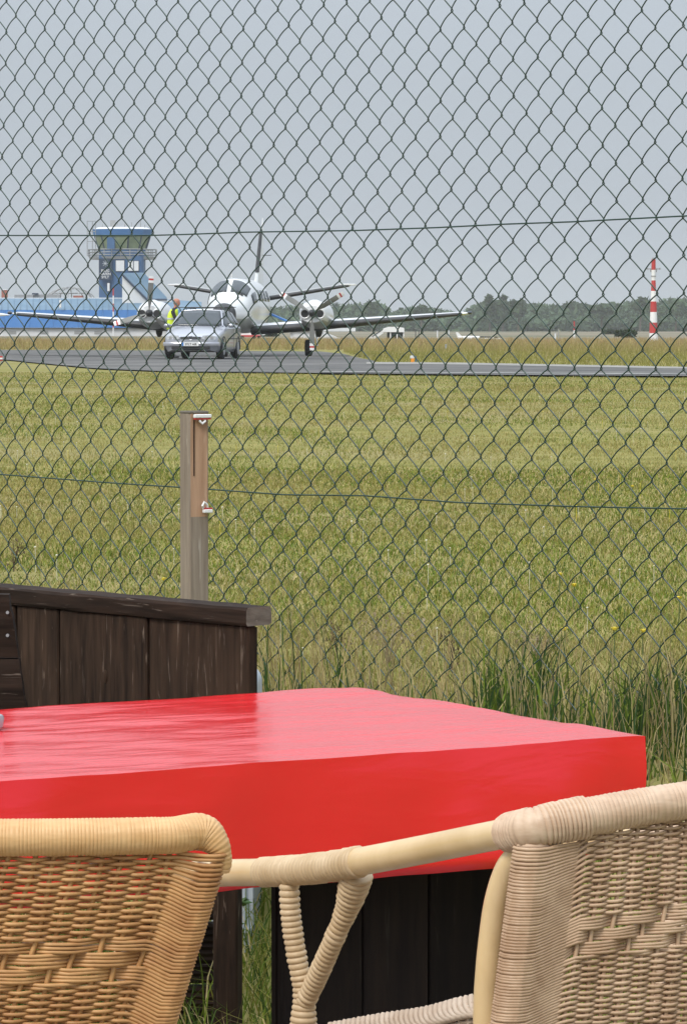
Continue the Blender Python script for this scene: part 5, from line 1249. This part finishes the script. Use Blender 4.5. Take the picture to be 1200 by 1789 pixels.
# arms: the right chair's left arm is in view, the others mirror it
arm_px = [(925, 1449, 3.302), (850, 1463, 3.38), (750, 1483, 3.48), (640, 1504, 3.58), (560, 1517, 3.66), (470, 1524, 3.76), (390, 1526, 3.86), (320, 1530, 3.93)]
arm_w = spline([P(*a) for a in arm_px], 8)
inv = MATS[chR.name].inverted(); arm_l = [inv @ v for v in arm_w]
sp_l = [inv @ v for v in spline([P(505, 1545, 3.715), P(508, 1600, 3.715), P(518, 1670, 3.715), P(530, 1735, 3.715), P(530, 1800, 3.715), P(528, 1990, 3.72)], 8)]
sp_r = [inv @ v for v in spline([P(624, 1525, 3.62), P(608, 1583, 3.64), P(582, 1645, 3.66), P(555, 1706, 3.69), P(533, 1752, 3.712)], 8)]
bare = [inv @ v for v in spline([P(912, 1486, 3.335), P(886, 1520, 3.35), P(868, 1575, 3.36), P(858, 1640, 3.365), P(852, 1700, 3.365), P(848, 1780, 3.365), P(846, 2000, 3.36)], 8)]
rim = [inv @ v for v in spline([P(880, 1800, 3.345), P(862, 1772, 3.36), P(835, 1752, 3.38), P(800, 1756, 3.41), P(740, 1772, 3.47), P(660, 1784, 3.55), P(570, 1800, 3.64)], 12)]
def arm_set(ch, mir, canem, weavem):
    def T_(pts): return [Vector((mir*v.x, v.y, v.z)) for v in pts]
    A = T_(arm_l); mb = MB(); mb.tube(A, [.0143+.0006*q for q in np.linspace(0, 1, len(A))], 16); mb.build('arm', mat['pole'], ch)
    i0, i1 = [min(range(len(arm_w)), key=lambda i: abs(CX+F*arm_w[i].x/arm_w[i].y-px)) for px in (628, 462)]
    mb = MB(); ridged(mb, A[i0:i1+1], .0150, .0068, .0022, 14, 5, .12); 
    mb.build('arm_binding', canem, ch, angle=60)
    j1 = min(range(len(arm_w)), key=lambda i: abs(CX+F*arm_w[i].x/arm_w[i].y-902))
    mb = MB(); ridged(mb, spline([Vector((mir*q.x, q.y, q.z)) for q in (SR(-.80, aR.z+.022*(1-.64)), SR(-.90, aR.z+.022*(1-.81)))]+[(Vector((mir*SR(-1, aR.z).x, SR(-1, aR.z).y, aR.z))+A[0])*.5, A[j1//2+1], A[j1+1]], 8), .0192, .0043, .0019, 16, 5, .3, lambda q: .0194-.0012*q); ridged(mb, [A[0]+Vector((.004*mir, 0, -.040)), A[0]+Vector((.004*mir, 0, -.008))], .0172, .004, .0012, 14, 5); mb.build('corner_binding', mat['cane_r'], ch, angle=60)
    mb = MB(); ridged(mb, T_(sp_l), .0098, .0064, .0018, 14, 5, .1, lambda q: .0098+.005*smooth(.38, .62, q)); mb.build('arm_support', canem, ch, angle=60)
    mb = MB(); ridged(mb, T_(sp_r), .0105, .0064, .0018, 14, 5, .1, lambda q: .0165-.0065*smooth(0, .38, q)); mb.build('arm_support', canem, ch, angle=60)
    mb = MB(); mb.tube(T_(bare), .0122, 14); mb.build('curved_brace', mat['pole'], ch)
    # braided rim: three plies twisted round the line, in two layers
    Rm_ = T_(rim); mb = MB()
    cum = 0; base = []
    for i, v in enumerate(Rm_):
        if i: cum += (v-Rm_[i-1]).length
        base.append((v, cum))
    for ply in range(6):
        path = []
        for i in range(len(base)-1):
            for q in range(4):
                v = base[i][0].lerp(base[i+1][0], q/4); s_ = base[i][1]+(base[i+1][1]-base[i][1])*q/4; a = s_*2*math.pi/.060+ply*math.pi/3
                path.append(v+Vector((.004*math.sin(a), .0085*math.cos(a), .0085*math.sin(a)-.004)))
        mb.tube(path, .0034, 6)
    for r in range(38):
        path = []
        for i, (v, s_) in enumerate(base[::1]): path.append(v+Vector((0, .0022*math.cos(s_*300+r*math.pi), -.014-r*.0052)))
        mb.tube(path, .0022, 5)
    for i in range(0, len(base), 5): v = base[i][0]; mb.tube([v+Vector((0, 0, -.01)), v+Vector((0, 0, -.22))], .0026, 5)
    mb.build('woven_side', weavem, ch, kind='stuff', angle=80)
arm_set(chR, 1, mat['cane_l'] if False else M('rattan_binding', (.46, .325, .18), .5, col2=(.56, .42, .26), nscale=25), M('rattan_weave_pale', (.40, .30, .22), .55, col2=(.52, .42, .33), nscale=25))
arm_set(chR, -1, mat['cane_r'], mat['weave_r'])
def simple_arm(ch, s_):
    mb = MB(); pts = spline([(s_*.20-.03, -.235, .80), (s_*.19-.04, -.05, .76), (s_*.18-.05, .12, .72), (s_*.18-.05, .22, .67), (s_*.19-.03, .235, .55), (s_*.215, .235, .43)], 6); mb.tube(pts, .0143, 12); mb.build('arm', mat['pole'], ch)
    mb = MB(); 
    for r in range(40):
        mb.tube([Vector((s_*(.185+.001*math.cos(y*300+r*math.pi))-.045, y, .45+.0052*r)) for y in np.linspace(-.22, .22, 40)], .0022, 4)
    mb.build('woven_side', mat['weave_l'], ch, kind='stuff', angle=80)
for s_ in (-1, 1): simple_arm(chL, s_)

# ------------------------------------------------------------------ damp sea air
hz = MB(); hz.prism([(-900, 1300, ZL-1.5), (900, 1300, ZL-1.5), (900, -30, ZL-1.5), (-900, -30, ZL-1.5)], (0, 0, 24))
HAZE = 0.00021
hm = bpy.data.materials.new('haze'); hm.use_nodes = True; nt = hm.node_tree; nt.nodes.remove(nt.nodes['Principled BSDF'])
pv = nt.nodes.new('ShaderNodeVolumePrincipled'); pv.inputs['Color'].default_value = (.95, .97, .99, 1); pv.inputs['Density'].default_value = HAZE; pv.inputs['Anisotropy'].default_value = .3
nt.links.new(pv.outputs[0], nt.nodes['Material Output'].inputs['Volume'])
tag(hz.build('haze', hm, smooth_=False), kind='stuff')
print('TRIS', sum(sum(len(p.vertices)-2 for p in o.data.polygons) for o in bpy.data.objects if o.type == 'MESH' and len(o.data.polygons) < 1e7 and False))
